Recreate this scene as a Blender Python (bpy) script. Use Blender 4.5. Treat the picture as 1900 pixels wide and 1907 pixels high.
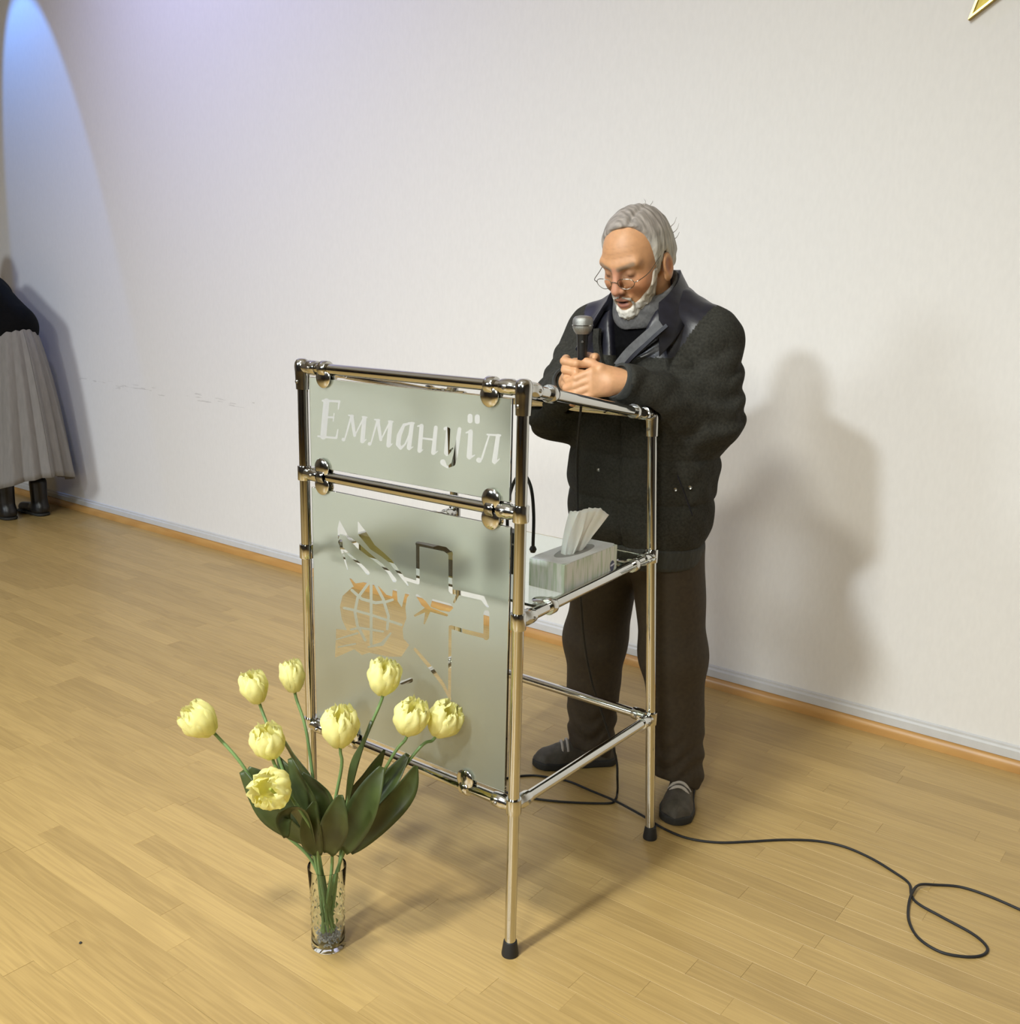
import bpy, math, random
import numpy as np
from mathutils import Vector, Matrix
random.seed(4); rng = np.random.default_rng(7)
scene = bpy.context.scene
for o in list(bpy.data.objects): bpy.data.objects.remove(o)
COL = scene.collection
# ------------------------------------------------------------------ camera
W_, H_ = 1900, 1907
F_, PIT, ROL, YAW = 1872.37, 0.2240, 0.0220, -0.6492
CAM = np.array([1.1619, -1.5663, 1.4463])
fw = np.array([math.sin(YAW)*math.cos(PIT), math.cos(YAW)*math.cos(PIT), -math.sin(PIT)])
_r = np.array([math.cos(YAW), -math.sin(YAW), 0.0]); _u = np.cross(_r, fw)
rt = _r*math.cos(ROL)+_u*math.sin(ROL); up = -_r*math.sin(ROL)+_u*math.cos(ROL)
cd = bpy.data.cameras.new('camera'); cam = bpy.data.objects.new('camera', cd); COL.objects.link(cam)
cd.sensor_fit = 'HORIZONTAL'; cd.sensor_width = 36; cd.lens = F_/W_*36; cd.clip_start = .02
m = Matrix.Identity(4)
for i in range(3):
    m[i][0] = rt[i]; m[i][1] = up[i]; m[i][2] = -fw[i]; m[i][3] = CAM[i]
cam.matrix_world = m; scene.camera = cam
def ray(x, y): return fw*F_+rt*(x-W_/2)-up*(y-H_/2)
def PZ(x, y, z=0.0): d = ray(x, y); return CAM+d*((z-CAM[2])/d[2])
def PY(x, y, Y): d = ray(x, y); return CAM+d*((Y-CAM[1])/d[1])
def proj(P):
    d = np.asarray(P, float)-CAM; z = d@fw
    return np.stack([W_/2+F_*(d@rt)/z, H_/2-F_*(d@up)/z], -1)
# ------------------------------------------------------------------ world, lamps, exposure
w = bpy.data.worlds.new('world'); scene.world = w; w.use_nodes = True
bg = w.node_tree.nodes['Background']; bg.inputs[0].default_value = (.9, .95, 1, 1); bg.inputs[1].default_value = 0.05
CEIL = 3.7
def area(name, loc, size, power, color, target=None, shape='DISK', sy=None, spread=180):
    l = bpy.data.lights.new(name, 'AREA'); l.energy = power; l.color = color; l.shape = shape; l.size = size
    if sy: l.size_y = sy
    l.spread = math.radians(spread)
    o = bpy.data.objects.new(name, l); COL.objects.link(o); o.location = loc
    if target is not None:
        o.rotation_euler = (Vector(target)-Vector(loc)).to_track_quat('-Z', 'Y').to_euler()
    return o
def spot(name, loc, target, power, color, angle, blend, rad=.03):
    l = bpy.data.lights.new(name, 'SPOT'); l.energy = power; l.color = color; l.spot_size = math.radians(angle)
    l.spot_blend = blend; l.shadow_soft_size = rad
    o = bpy.data.objects.new(name, l); COL.objects.link(o); o.location = loc
    o.rotation_euler = (Vector(target)-Vector(loc)).to_track_quat('-Z', 'Y').to_euler()
    return o
WARM = (.96, .96, .86); NEUT = (.87, .95, 1.0)
area('lamp_and_fill', (-.30, -1.75, CEIL-.06), .36, 76, WARM, (-.30, -1.2, 0), spread=140)
area('lamp_and_fill', (-.55, -3.9, CEIL-.06), .36, 82, NEUT, (-.5, -.1, 0), spread=100)
area('lamp_and_fill', (-3.3, -5.3, CEIL-.3), 1.5, 100, NEUT, (-3.2, -.9, 0), spread=95)  # added fill, no known lamp: evens out the lower left wall
area('lamp_and_fill', (1.9, -5.3, CEIL-.3), 1.3, 80, WARM, (1.2, -.9, 0), spread=95)  # added fill, no known lamp: lifts the lower right wall
area('fill_panel', (-1.5, -1.2, CEIL-.05), 5.5, 10, NEUT, (-1.5, -1.2, 0), 'RECTANGLE', 2.6)  # unseen panel added as soft ambient fill
spot('stage_spot_blue', (-5.05, 1.2, 3.65), (-4.90, 1.547, 2.724), 120, (.13, .36, 1), 34, .10)
spot('stage_spot_violet', (-3.4, .15, 3.6), (-2.9, 1.7, 2.7), 125, (.48, .50, 1), 135, 1)
vs = scene.view_settings
vs.view_transform = 'Standard'; vs.look = 'None'; vs.gamma = 1; vs.use_curve_mapping = False; vs.exposure = -0.39
# ------------------------------------------------------------------ materials
MATS = {}
def mat(name, col=(.5, .5, .5), rough=.5, metal=0., **k):
    if name in MATS: return MATS[name]
    M = bpy.data.materials.new(name); M.use_nodes = True; MATS[name] = M
    nt = M.node_tree; b = nt.nodes['Principled BSDF']; L = nt.links.new; N = nt.nodes.new
    b.inputs['Base Color'].default_value = (*col, 1); b.inputs['Roughness'].default_value = rough
    b.inputs['Metallic'].default_value = metal
    for key, v in k.get('inp', {}).items(): b.inputs[key].default_value = v
    tc = N('ShaderNodeTexCoord')
    src = None
    if k.get('attr'):
        a = N('ShaderNodeAttribute'); a.attribute_name = 'Col'; src = a.outputs['Color']
    if k.get('noise'):       # (scale, amount, stretch)
        sc, am, st = k['noise']
        mp = N('ShaderNodeMapping'); mp.inputs['Scale'].default_value = st; L(tc.outputs['Object'], mp.inputs[0])
        n = N('ShaderNodeTexNoise'); n.inputs['Scale'].default_value = sc; n.inputs['Detail'].default_value = 5
        L(mp.outputs[0], n.inputs[0])
        mr = N('ShaderNodeMapRange'); mr.inputs[1].default_value = .3; mr.inputs[2].default_value = .7
        mr.inputs[3].default_value = 1-am; mr.inputs[4].default_value = 1+am; L(n.outputs[0], mr.inputs[0])
        mx = N('ShaderNodeMix'); mx.data_type = 'RGBA'; mx.blend_type = 'MULTIPLY'; mx.inputs[0].default_value = 1
        if src: L(src, mx.inputs[6])
        else: mx.inputs[6].default_value = (*col, 1)
        L(mr.outputs[0], mx.inputs[7]); src = mx.outputs[2]
        if k.get('bump'):
            bp = N('ShaderNodeBump'); bp.inputs['Strength'].default_value = k['bump'][0]; bp.inputs['Distance'].default_value = k['bump'][1]
            L(n.outputs[0], bp.inputs['Height']); L(bp.outputs[0], b.inputs['Normal'])
    if src: L(src, b.inputs['Base Color'])
    return M
def wood_mat(name, c1, c2, island, strip=True, rough=.38):
    M = bpy.data.materials.new(name); M.use_nodes = True; MATS[name] = M
    nt = M.node_tree; b = nt.nodes['Principled BSDF']; L = nt.links.new; N = nt.nodes.new
    geo = N('ShaderNodeNewGeometry'); oi = N('ShaderNodeObjectInfo')
    rnd = geo.outputs['Random Per Island'] if island else oi.outputs['Random']
    mp = N('ShaderNodeMapping'); L(geo.outputs['Position'], mp.inputs[0])
    cmb = N('ShaderNodeCombineXYZ'); ml = N('ShaderNodeMath'); ml.operation = 'MULTIPLY'; ml.inputs[1].default_value = 37
    L(rnd, ml.inputs[0]); L(ml.outputs[0], cmb.inputs[0]); L(ml.outputs[0], cmb.inputs[1]); L(cmb.outputs[0], mp.inputs['Location'])
    # cathedral grain: distorted rings stretched along the plank
    mp2 = N('ShaderNodeMapping'); mp2.inputs['Scale'].default_value = (.9, 15, 1); L(mp.outputs[0], mp2.inputs[0])
    n1 = N('ShaderNodeTexNoise'); n1.inputs['Scale'].default_value = 1.3; n1.inputs['Detail'].default_value = 2; L(mp2.outputs[0], n1.inputs[0])
    wv = N('ShaderNodeMath'); wv.operation = 'MULTIPLY'; wv.inputs[1].default_value = 55; L(n1.outputs[0], wv.inputs[0])
    sn = N('ShaderNodeMath'); sn.operation = 'SINE'; L(wv.outputs[0], sn.inputs[0])
    mp3 = N('ShaderNodeMapping'); mp3.inputs['Scale'].default_value = (6, 260, 1); L(mp.outputs[0], mp3.inputs[0])
    n2 = N('ShaderNodeTexNoise'); n2.inputs['Scale'].default_value = 1; n2.inputs['Detail'].default_value = 4; L(mp3.outputs[0], n2.inputs[0])
    a1 = N('ShaderNodeMath'); a1.operation = 'MULTIPLY_ADD'; a1.inputs[1].default_value = .14; a1.inputs[2].default_value = 0; L(sn.outputs[0], a1.inputs[0])
    a2 = N('ShaderNodeMath'); a2.operation = 'MULTIPLY_ADD'; a2.inputs[1].default_value = .75; L(n2.outputs[0], a2.inputs[0]); L(a1.outputs[0], a2.inputs[2])
    a3 = N('ShaderNodeMath'); a3.operation = 'MULTIPLY_ADD'; a3.inputs[1].default_value = .50; L(rnd, a3.inputs[0]); L(a2.outputs[0], a3.inputs[2])
    mr = N('ShaderNodeMapRange'); mr.inputs[1].default_value = .1; mr.inputs[2].default_value = 1.05; L(a3.outputs[0], mr.inputs[0])
    mx = N('ShaderNodeMix'); mx.data_type = 'RGBA'; mx.inputs[6].default_value = (*c1, 1); mx.inputs[7].default_value = (*c2, 1)
    L(mr.outputs[0], mx.inputs[0]); L(mx.outputs[2], b.inputs['Base Color'])
    b.inputs['Roughness'].default_value = rough
    return M
wood_mat('plank', (.52, .355, .135), (.355, .235, .085), False)
wood_mat('plank_rest', (.52, .355, .135), (.355, .235, .085), True)
wood_mat('skirting', (.62, .36, .12), (.42, .21, .06), False)
mat('chrome', (.64, .64, .62), .05, 1.0)
mat('chrome_joint', (.66, .66, .64), .12, 1.0)
mat('screw', (.35, .34, .32), .3, 1.0)
mat('rubber', (.012, .012, .013), .6)
mat('glass', (.96, 1, .98), .0, 0, inp={'Transmission Weight': 1.0, 'IOR': 1.45})
mat('glass_edge', (.88, .96, .93), .02, 0, inp={'Transmission Weight': 1.0, 'IOR': 1.45})
def frost():
    M = bpy.data.materials.new('frosted'); M.use_nodes = True; MATS['frosted'] = M
    nt = M.node_tree; nt.nodes.clear(); N = nt.nodes.new; L = nt.links.new
    out = N('ShaderNodeOutputMaterial'); rf = N('ShaderNodeBsdfRefraction'); rf.inputs['Color'].default_value = (.75, .775, .690, 1)
    rf.inputs['Roughness'].default_value = .62; rf.inputs['IOR'].default_value = 1.18
    tl = N('ShaderNodeBsdfTranslucent'); tl.inputs['Color'].default_value = (.72, .75, .66, 1)
    df = N('ShaderNodeBsdfDiffuse'); df.inputs['Color'].default_value = (.43, .455, .38, 1)
    m1 = N('ShaderNodeMixShader'); m1.inputs[0].default_value = .5; L(tl.outputs[0], m1.inputs[1]); L(df.outputs[0], m1.inputs[2])
    m2 = N('ShaderNodeMixShader'); m2.inputs[0].default_value = .42; L(rf.outputs[0], m2.inputs[1]); L(m1.outputs[0], m2.inputs[2])
    L(m2.outputs[0], out.inputs[0])
frost()
# ------------------------------------------------------------------ mesh helpers
def mesh(name, v, f, m, parent=None, smooth=True, col=None):
    me = bpy.data.meshes.new(name)
    v = np.asarray(v, np.float32)
    if isinstance(f, np.ndarray):
        n, kk = f.shape
        me.vertices.add(len(v)); me.vertices.foreach_set('co', v.ravel())
        me.loops.add(n*kk); me.loops.foreach_set('vertex_index', f.astype(np.int32).ravel())
        me.polygons.add(n); me.polygons.foreach_set('loop_start', np.arange(0, n*kk, kk, dtype=np.int32))
        try: me.polygons.foreach_set('loop_total', np.full(n, kk, np.int32))
        except Exception: pass
        me.update(calc_edges=True)
    else:
        me.from_pydata(v.tolist(), [], f)
    if smooth: me.polygons.foreach_set('use_smooth', np.ones(len(me.polygons), bool))
    if col is not None:
        a = me.attributes.new('Col', 'FLOAT_COLOR', 'POINT')
        c = np.ones((len(v), 4), np.float32); c[:, :3] = col; a.data.foreach_set('color', c.ravel())
    if m: me.materials.append(MATS[m] if isinstance(m, str) else m)
    me.validate(); me.update()
    o = bpy.data.objects.new(name, me); COL.objects.link(o)
    if parent is not None: o.parent = parent
    return o
def sharp(o, deg=40):
    me = o.data
    try:
        me.set_sharp_from_angle(angle=math.radians(deg))
    except Exception: pass
    return o
class MB:
    def __init__(s): s.v = []; s.f = []
    def add(s, v, f):
        n = len(s.v); s.v += [tuple(map(float, p)) for p in v]; s.f += [tuple(i+n for i in q) for q in f]; return s
    def box(s, lo, hi, bev=0):
        (a, b, c), (d, e, g) = lo, hi
        if not bev:
            v = [(x, y, z) for x in (a, d) for y in (b, e) for z in (c, g)]
            return s.add(v, [(0, 1, 3, 2), (4, 6, 7, 5), (0, 4, 5, 1), (2, 3, 7, 6), (0, 2, 6, 4), (1, 5, 7, 3)])
        t = bev
        v = []; 
        P = [(a, d), (b, e), (c, g)]
        # chamfered box: 24 verts
        idx = {}
        for sx in (0, 1):
            for sy in (0, 1):
                for sz in (0, 1):
                    cx, cy, cz = P[0][sx], P[1][sy], P[2][sz]
                    ix, iy, iz = (t if sx == 0 else -t), (t if sy == 0 else -t), (t if sz == 0 else -t)
                    idx[sx, sy, sz, 0] = len(v); v.append((cx, cy+iy, cz+iz))
                    idx[sx, sy, sz, 1] = len(v); v.append((cx+ix, cy, cz+iz))
                    idx[sx, sy, sz, 2] = len(v); v.append((cx+ix, cy+iy, cz))
        f = []
        q = [(0, 0), (1, 0), (1, 1), (0, 1)]
        for k in range(2):
            f.append([idx[(k, y, z, 0)] for y, z in (q if k else q[::-1])])
            f.append([idx[(x, k, z, 1)] for x, z in (q[::-1] if k else q)])
            f.append([idx[(x, y, k, 2)] for x, y in (q if k else q[::-1])])
        for s1 in (0, 1):
            for s2 in (0, 1):
                e1 = [idx[0, s1, s2, 1], idx[1, s1, s2, 1], idx[1, s1, s2, 2], idx[0, s1, s2, 2]]
                e2 = [idx[s1, 0, s2, 0], idx[s1, 1, s2, 0], idx[s1, 1, s2, 2], idx[s1, 0, s2, 2]]
                e3 = [idx[s1, s2, 0, 0], idx[s1, s2, 1, 0], idx[s1, s2, 1, 1], idx[s1, s2, 0, 1]]
                par = (s1+s2) % 2
                f.append(e1 if par == 0 else e1[::-1]); f.append(e2[::-1] if par == 0 else e2); f.append(e3 if par == 0 else e3[::-1])
                for s3 in (0, 1):
                    t3 = [idx[s1, s2, s3, k] for k in range(3)]
                    f.append(t3 if (s1+s2+s3) % 2 else t3[::-1])
        return s.add(v, f)
    def tube(s, pts, r, n=16, caps=True):
        pts = np.asarray(pts, float); k = len(pts); R = np.broadcast_to(np.asarray(r, float), (k,))
        T = np.gradient(pts, axis=0); T /= np.linalg.norm(T, axis=1)[:, None]+1e-12
        a = np.array([0, 0, 1.]) if abs(T[0][2]) < .9 else np.array([1., 0, 0])
        nrm = a-T[0]*(a@T[0]); nrm /= np.linalg.norm(nrm); v = []
        for i in range(k):
            nrm = nrm-T[i]*(nrm@T[i]); nrm /= np.linalg.norm(nrm); bi = np.cross(T[i], nrm)
            for j in range(n):
                t = 2*math.pi*j/n; v.append(pts[i]+R[i]*(math.cos(t)*nrm+math.sin(t)*bi))
        f = [(i*n+j, i*n+(j+1) % n, (i+1)*n+(j+1) % n, (i+1)*n+j) for i in range(k-1) for j in range(n)]
        if caps: f += [tuple(range(n-1, -1, -1)), tuple((k-1)*n+j for j in range(n))]
        return s.add(v, f)
    def lathe(s, prof, c=(0, 0, 0), ax=(0, 0, 1), n=32):
        ax = np.array(ax, float); ax /= np.linalg.norm(ax)
        a = np.array([1., 0, 0]) if abs(ax[0]) < .9 else np.array([0, 1., 0]); e1 = a-ax*(a@ax); e1 /= np.linalg.norm(e1); e2 = np.cross(ax, e1)
        c = np.array(c, float); k = len(prof); v = []
        for r, z in prof:
            for j in range(n):
                t = 2*math.pi*j/n; v.append(c+ax*z+r*(math.cos(t)*e1+math.sin(t)*e2))
        f = [(i*n+j, i*n+(j+1) % n, (i+1)*n+(j+1) % n, (i+1)*n+j) for i in range(k-1) for j in range(n)]
        if prof[0][0] > 0: f.append(tuple(range(n-1, -1, -1)))
        if prof[-1][0] > 0: f.append(tuple((k-1)*n+j for j in range(n)))
        return s.add(v, f)
    def grid(s, V, closed=False):
        V = np.asarray(V); a, b = V.shape[:2]
        return s.add(V.reshape(-1, 3), [(i*b+j, i*b+j+1, (i+1)*b+j+1, (i+1)*b+j) for i in range(a-1) for j in range(b-1)])
    def build(s, name, m, parent=None, smooth=True, ang=40):
        o = mesh(name, s.v, s.f, m, parent, smooth)
        if smooth: sharp(o, ang)
        return o
def bez(pts, n=24):
    """Catmull-Rom through the points"""
    P = np.asarray(pts, float); P = np.vstack([2*P[0]-P[1], P, 2*P[-1]-P[-2]]); out = []
    for i in range(1, len(P)-2):
        for t in np.linspace(0, 1, n, endpoint=False):
            a, b, c, d = P[i-1:i+3]
            out.append(.5*((2*b)+(c-a)*t+(2*a-5*b+4*c-d)*t*t+(3*b-a-3*c+d)*t**3))
    out.append(P[-2]); return np.array(out)
def thing(name, label, cat, loc=(0, 0, 0), group=None):
    o = bpy.data.objects.new(name, None); COL.objects.link(o); o.location = loc; o.empty_display_size = .05
    o['label'] = label; o['category'] = cat
    if group: o['group'] = group
    return o
def tag(o, label, cat, group=None):
    o['label'] = label; o['category'] = cat
    if group: o['group'] = group
    return o
def attach(root):
    """shapes are built in world space; keep them there under a moved Empty"""
    bpy.context.view_layer.update()
    inv = Matrix.Translation(root.location).inverted()
    for ch in root.children: ch.matrix_parent_inverse = inv
# ------------------------------------------------------------------ SDF modelling
def nrm(v): v = np.asarray(v, float); return v/np.linalg.norm(v)
def rc(p, a, b, ra, rb):
    a = np.asarray(a, np.float32); b = np.asarray(b, np.float32); ab = b-a; t = np.clip((p-a)@ab/(ab@ab+1e-12), 0, 1)
    d = p-a-t[:, None]*ab
    return np.sqrt((d*d).sum(1))-(ra+(rb-ra)*t)
def ell(p, c, r, R=None):
    q = p-np.asarray(c, np.float32)
    if R is not None: q = q@np.asarray(R, np.float32)
    r = np.asarray(r, np.float32); k0 = np.sqrt(((q/r)**2).sum(1)); k1 = np.sqrt(((q/(r*r))**2).sum(1))+1e-9
    return k0*(k0-1)/k1
def smin(a, b, k): h = np.maximum(k-np.abs(a-b), 0)/k; return np.minimum(a, b)-h*h*k*.25
def smax(a, b, k): return -smin(-a, -b, k)
def chain(p, pts, rs, k=.006):
    d = None
    for i in range(len(pts)-1):
        e = rc(p, pts[i], pts[i+1], rs[i], rs[i+1]); d = e if d is None else smin(d, e, k)
    return d
def loft(p, zs, cx, cy, rx, ry, ex=2.2):
    z = p[:, 2]; I = lambda a: np.interp(z, zs, a).astype(np.float32)
    X, Y = I(rx), I(ry); a = np.abs(p[:, 0]-I(cx))/X; b = np.abs(p[:, 1]-I(cy))/Y
    k = (a**ex+b**ex)**(1/ex); d = (k-1)*np.minimum(X, Y)
    return smax(d, np.maximum(zs[0]-z, z-zs[-1]), .02)
def vnoise(p, s, seed=0):
    q = p*s+seed*17.3
    return (np.sin(q[:, 0]*1.7+1.3*np.sin(q[:, 1]*1.1+q[:, 2]*.7))+np.sin(q[:, 1]*1.9+1.1*np.sin(q[:, 2]*1.3+q[:, 0]*.5))+np.sin(q[:, 2]*1.6+1.2*np.sin(q[:, 0]*1.2+q[:, 1]*.9)))/3
def surf(fn, lo, hi, h):
    lo = np.array(lo, np.float32); hi = np.array(hi, np.float32)
    nc = np.ceil((hi-lo)/(4*h)).astype(int)+1
    ci = np.stack(np.meshgrid(*[np.arange(n) for n in nc], indexing='ij'), -1).reshape(-1, 3)
    cc = lo+(ci*4+1.5)*h
    D = np.concatenate([fn(c.astype(np.float32)) for c in np.array_split(cc, max(1, len(cc)//300000))])
    Ff = np.repeat(np.repeat(np.repeat(D.reshape(nc).astype(np.float32), 4, 0), 4, 1), 4, 2)
    sel = ci[np.abs(D) < 4*h*2.2]
    off = np.stack(np.meshgrid(*[np.arange(4)]*3, indexing='ij'), -1).reshape(-1, 3)
    fi = (sel[:, None, :]*4+off[None]).reshape(-1, 3)
    fp = (lo+fi*h).astype(np.float32)
    fd = np.concatenate([fn(c) for c in np.array_split(fp, max(1, len(fp)//300000))])
    Ff[fi[:, 0], fi[:, 1], fi[:, 2]] = fd
    S = Ff < 0
    cs = np.zeros(np.array(S.shape)-1, np.int8)
    cr = [(a, b, c) for a in (0, 1) for b in (0, 1) for c in (0, 1)]
    sh = cs.shape
    for a, b, c in cr: cs += S[a:a+sh[0], b:b+sh[1], c:c+sh[2]]
    act = np.argwhere((cs > 0) & (cs < 8)); vid = np.full(sh, -1, np.int32); vid[tuple(act.T)] = np.arange(len(act))
    acc = np.zeros((len(act), 3)); cnt = np.zeros(len(act))
    for i, A in enumerate(cr):
        for B in cr[i+1:]:
            if sum(abs(A[k]-B[k]) for k in range(3)) != 1: continue
            fa = Ff[tuple((act+A).T)]; fb = Ff[tuple((act+B).T)]; mk = (fa < 0) != (fb < 0)
            t = np.where(mk, fa/(fa-fb+1e-20), 0)
            pt = np.array(A)+t[:, None]*(np.array(B)-np.array(A)); acc += pt*mk[:, None]; cnt += mk
    V = lo+(act+acc/cnt[:, None])*h
    faces = []
    for ax in range(3):
        o1, o2 = (ax+1) % 3, (ax+2) % 3
        s0 = [slice(1, -1)]*3; s0[ax] = slice(0, -1); s1 = list(s0); s1[ax] = slice(1, None)
        ch = S[tuple(s0)] != S[tuple(s1)]; e = np.argwhere(ch)
        base = e.copy(); base[:, o1] += 1; base[:, o2] += 1
        ins = S[tuple(base.T)]
        q = []
        for d1, d2 in ((-1, -1), (0, -1), (0, 0), (-1, 0)):
            c = base.copy(); c[:, o1] += d1; c[:, o2] += d2; q.append(vid[tuple(c.T)])
        q = np.stack(q, 1); q[~ins] = q[~ins][:, ::-1]; faces.append(q)
    Fq = np.concatenate(faces); Fq = Fq[(Fq >= 0).all(1)]
    return V, Fq
def split(V, Fq, keep):
    f = Fq[keep]; u, inv = np.unique(f, return_inverse=True)
    return V[u], inv.reshape(f.shape), u
# ================================================================== the room
YW = 1.692; X0, X1, Y0 = -8.2, 4.6, -7.0
def wall_mat():
    M = mat('wall_paint', (.80, .785, .765), .62, noise=(90, .018, (1, 1, .35)), bump=(.05, .002))
    nt = M.node_tree; b = nt.nodes['Principled BSDF']; N = nt.nodes.new; L = nt.links.new
    # faint scuff marks along one height, left of the lectern
    src = b.inputs['Base Color'].links[0].from_socket
    geo = N('ShaderNodeNewGeometry'); sx = N('ShaderNodeSeparateXYZ'); L(geo.outputs['Position'], sx.inputs[0])
    def band(sock, c, hw):
        a = N('ShaderNodeMath'); a.operation = 'SUBTRACT'; L(sock, a.inputs[0]); a.inputs[1].default_value = c
        a2 = N('ShaderNodeMath'); a2.operation = 'ABSOLUTE'; L(a.outputs[0], a2.inputs[0])
        a3 = N('ShaderNodeMath'); a3.operation = 'LESS_THAN'; L(a2.outputs[0], a3.inputs[0]); a3.inputs[1].default_value = hw
        return a3.outputs[0]
    mp = N('ShaderNodeMapping'); mp.inputs['Scale'].default_value = (5, 1, 60); L(geo.outputs['Position'], mp.inputs[0])
    n = N('ShaderNodeTexNoise'); n.inputs['Scale'].default_value = 1.6; L(mp.outputs[0], n.inputs[0])
    gt = N('ShaderNodeMath'); gt.operation = 'GREATER_THAN'; gt.inputs[1].default_value = .63; L(n.outputs[0], gt.inputs[0])
    m1 = N('ShaderNodeMath'); m1.operation = 'MULTIPLY'; L(band(sx.outputs['Z'], .815, .022), m1.inputs[0]); L(band(sx.outputs['X'], -3.8, .85), m1.inputs[1])
    m2 = N('ShaderNodeMath'); m2.operation = 'MULTIPLY'; L(m1.outputs[0], m2.inputs[0]); L(gt.outputs[0], m2.inputs[1])
    m3 = N('ShaderNodeMath'); m3.operation = 'MULTIPLY'; L(m2.outputs[0], m3.inputs[0]); m3.inputs[1].default_value = .35
    mx = N('ShaderNodeMix'); mx.data_type = 'RGBA'; L(m3.outputs[0], mx.inputs[0]); L(src, mx.inputs[6]); mx.inputs[7].default_value = (.36, .34, .32, 1)
    L(mx.outputs[2], b.inputs['Base Color'])
wall_mat()
mat('hall_wall', (.13, .12, .115), .7, noise=(3, .05, (1, 1, 1)))
mat('ceiling_paint', (.66, .65, .62), .8, noise=(4, .03, (1, 1, 1)))
mat('grey_trim', (.60, .60, .60), .45, noise=(30, .03, (1, 1, 1)))
mat('subfloor', (.45, .29, .13), .6, noise=(9, .1, (1, 8, 1)))
def struct(o): o['kind'] = 'structure'; return o
struct(MB().box((X0, YW, -.02), (X1, YW+.12, CEIL)).build('wall_back', 'wall_paint', smooth=False))
struct(MB().box((X0-.1, Y0, -.02), (X0, YW+.12, CEIL)).build('wall_left', 'wall_paint', smooth=False))
struct(MB().box((X1, Y0, -.02), (X1+.1, YW+.12, CEIL)).build('wall_right', 'hall_wall', smooth=False))
struct(MB().box((X0-.1, Y0-.1, -.02), (X1+.1, Y0, CEIL)).build('wall_front', 'hall_wall', smooth=False))
struct(MB().box((X0-.1, Y0-.1, CEIL), (X1+.1, YW+.12, CEIL+.1)).build('ceiling', 'ceiling_paint', smooth=False))
fl = struct(MB().box((X0-.1, Y0-.1, -.06), (X1+.1, YW+.12, -.0065)).build('floor', 'subfloor', smooth=False))
# skirting: a wooden moulding at the floor and a grey painted strip above it
def extrude_x(prof, x0, x1):
    b = MB(); n = len(prof)
    v = [(x0, y, z) for y, z in prof]+[(x1, y, z) for y, z in prof]
    return b.add(v, [(i, i+n, (i+1) % n+n, (i+1) % n) for i in range(n)]+[tuple(range(n)), tuple(range(2*n-1, n-1, -1))])
arc = [(YW-.022+.022*(1-math.cos(t)), .013+.027*math.sin(t)) for t in np.linspace(0, math.pi/2, 7)]
struct(extrude_x([(YW, 0), (YW-.022, 0)]+arc, X0, X1).build('baseboard_back', 'skirting', ang=60))
struct(extrude_x([(YW, .040), (YW-.011, .040), (YW-.011, .066), (YW-.006, .072), (YW-.006, .079), (YW, .083)], X0, X1).build('trim_1', 'grey_trim', smooth=False))
# floor strips: the 300 that show largest are parts of the floor, the rest one part
PW = .0655
strips = []
row = 0; y = YW-PW
while y > Y0:
    x = X0+random.uniform(-.4, 0)
    while x < X1:
        ln = random.choice((.42, .55, .62, .74)); xa, xb = max(x, X0), min(x+ln, X1)
        if xb-xa > .02: strips.append((xa, xb, y, y+PW))
        x += ln
    y -= PW
# the one clear butt joint by the right edge of the photo
S = np.array(strips); C = np.stack([(S[:, 0]+S[:, 1])/2, (S[:, 2]+S[:, 3])/2, 0*S[:, 0]], 1)
d = C-CAM; zc = d@fw; px = proj(C); inf = (zc > .2) & (px[:, 0] > -60) & (px[:, 0] < W_+60) & (px[:, 1] > 800) & (px[:, 1] < H_+60)
order = np.argsort(np.where(inf, zc, 1e3))[:300]; near = set(order.tolist())
proto = {}
G = .00015
rest = MB()
for i, (xa, xb, ya, yb) in enumerate(strips):
    if i in near:
        key = round(xb-xa, 4)
        if key not in proto:
            L_ = (xb-xa)/2
            o = MB().box((-L_+G, -PW/2+G, -.0065), (L_-G, PW/2-G, 0), .0004).build('plank', 'plank', fl, smooth=False); proto[key] = o.data
        else:
            o = bpy.data.objects.new('plank', proto[key]); COL.objects.link(o); o.parent = fl
        o.location = ((xa+xb)/2, (ya+yb)/2, -random.uniform(0, .0002))
    else:
        rest.box((xa+G, ya+G, -.0065), (xb-G, yb-G, 0))
o = rest.build('plank_field', 'plank_rest', fl, smooth=False); o['kind'] = 'stuff'
# ================================================================== lectern
WD, DP, RTX = .6384, .6186, -.0539
ZL, ZS, ZM, ZT, RL, RS, RT = .3605, .7732, .9988, 1.2478, .3418, .7791, 1.1352
TR = .0125
lec = thing('lectern', 'chrome tube lectern with two frosted glass front panels and a glass shelf', 'lectern', (-WD/2, DP/2, 0))
def rear(side, z): return np.array([(-WD-.018 if side else 0)+RTX*z, DP, z])
FR = lambda z: np.array([0, 0, z]); FL = lambda z: np.array([-WD, 0, z]); RR = lambda z: rear(0, z); RL_ = lambda z: rear(1, z)
def post(fn, top):
    o = MB().tube([fn(.012), fn(top)], TR, 24).build('post', 'chrome', lec)
    b = fn(0)
    MB().lathe([(.0185, 0), (.019, .004), (.0155, .03), (.0148, .034), (.0127, .034)], b).build('rubber_foot', 'rubber', o)
for fn, t in ((FR, ZT), (FL, ZT), (RR, RT), (RL_, RT)): post(fn, t)
def bar(a, b): return MB().tube([a, b], TR*.98, 24).build('crossbar', 'chrome', lec)
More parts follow.
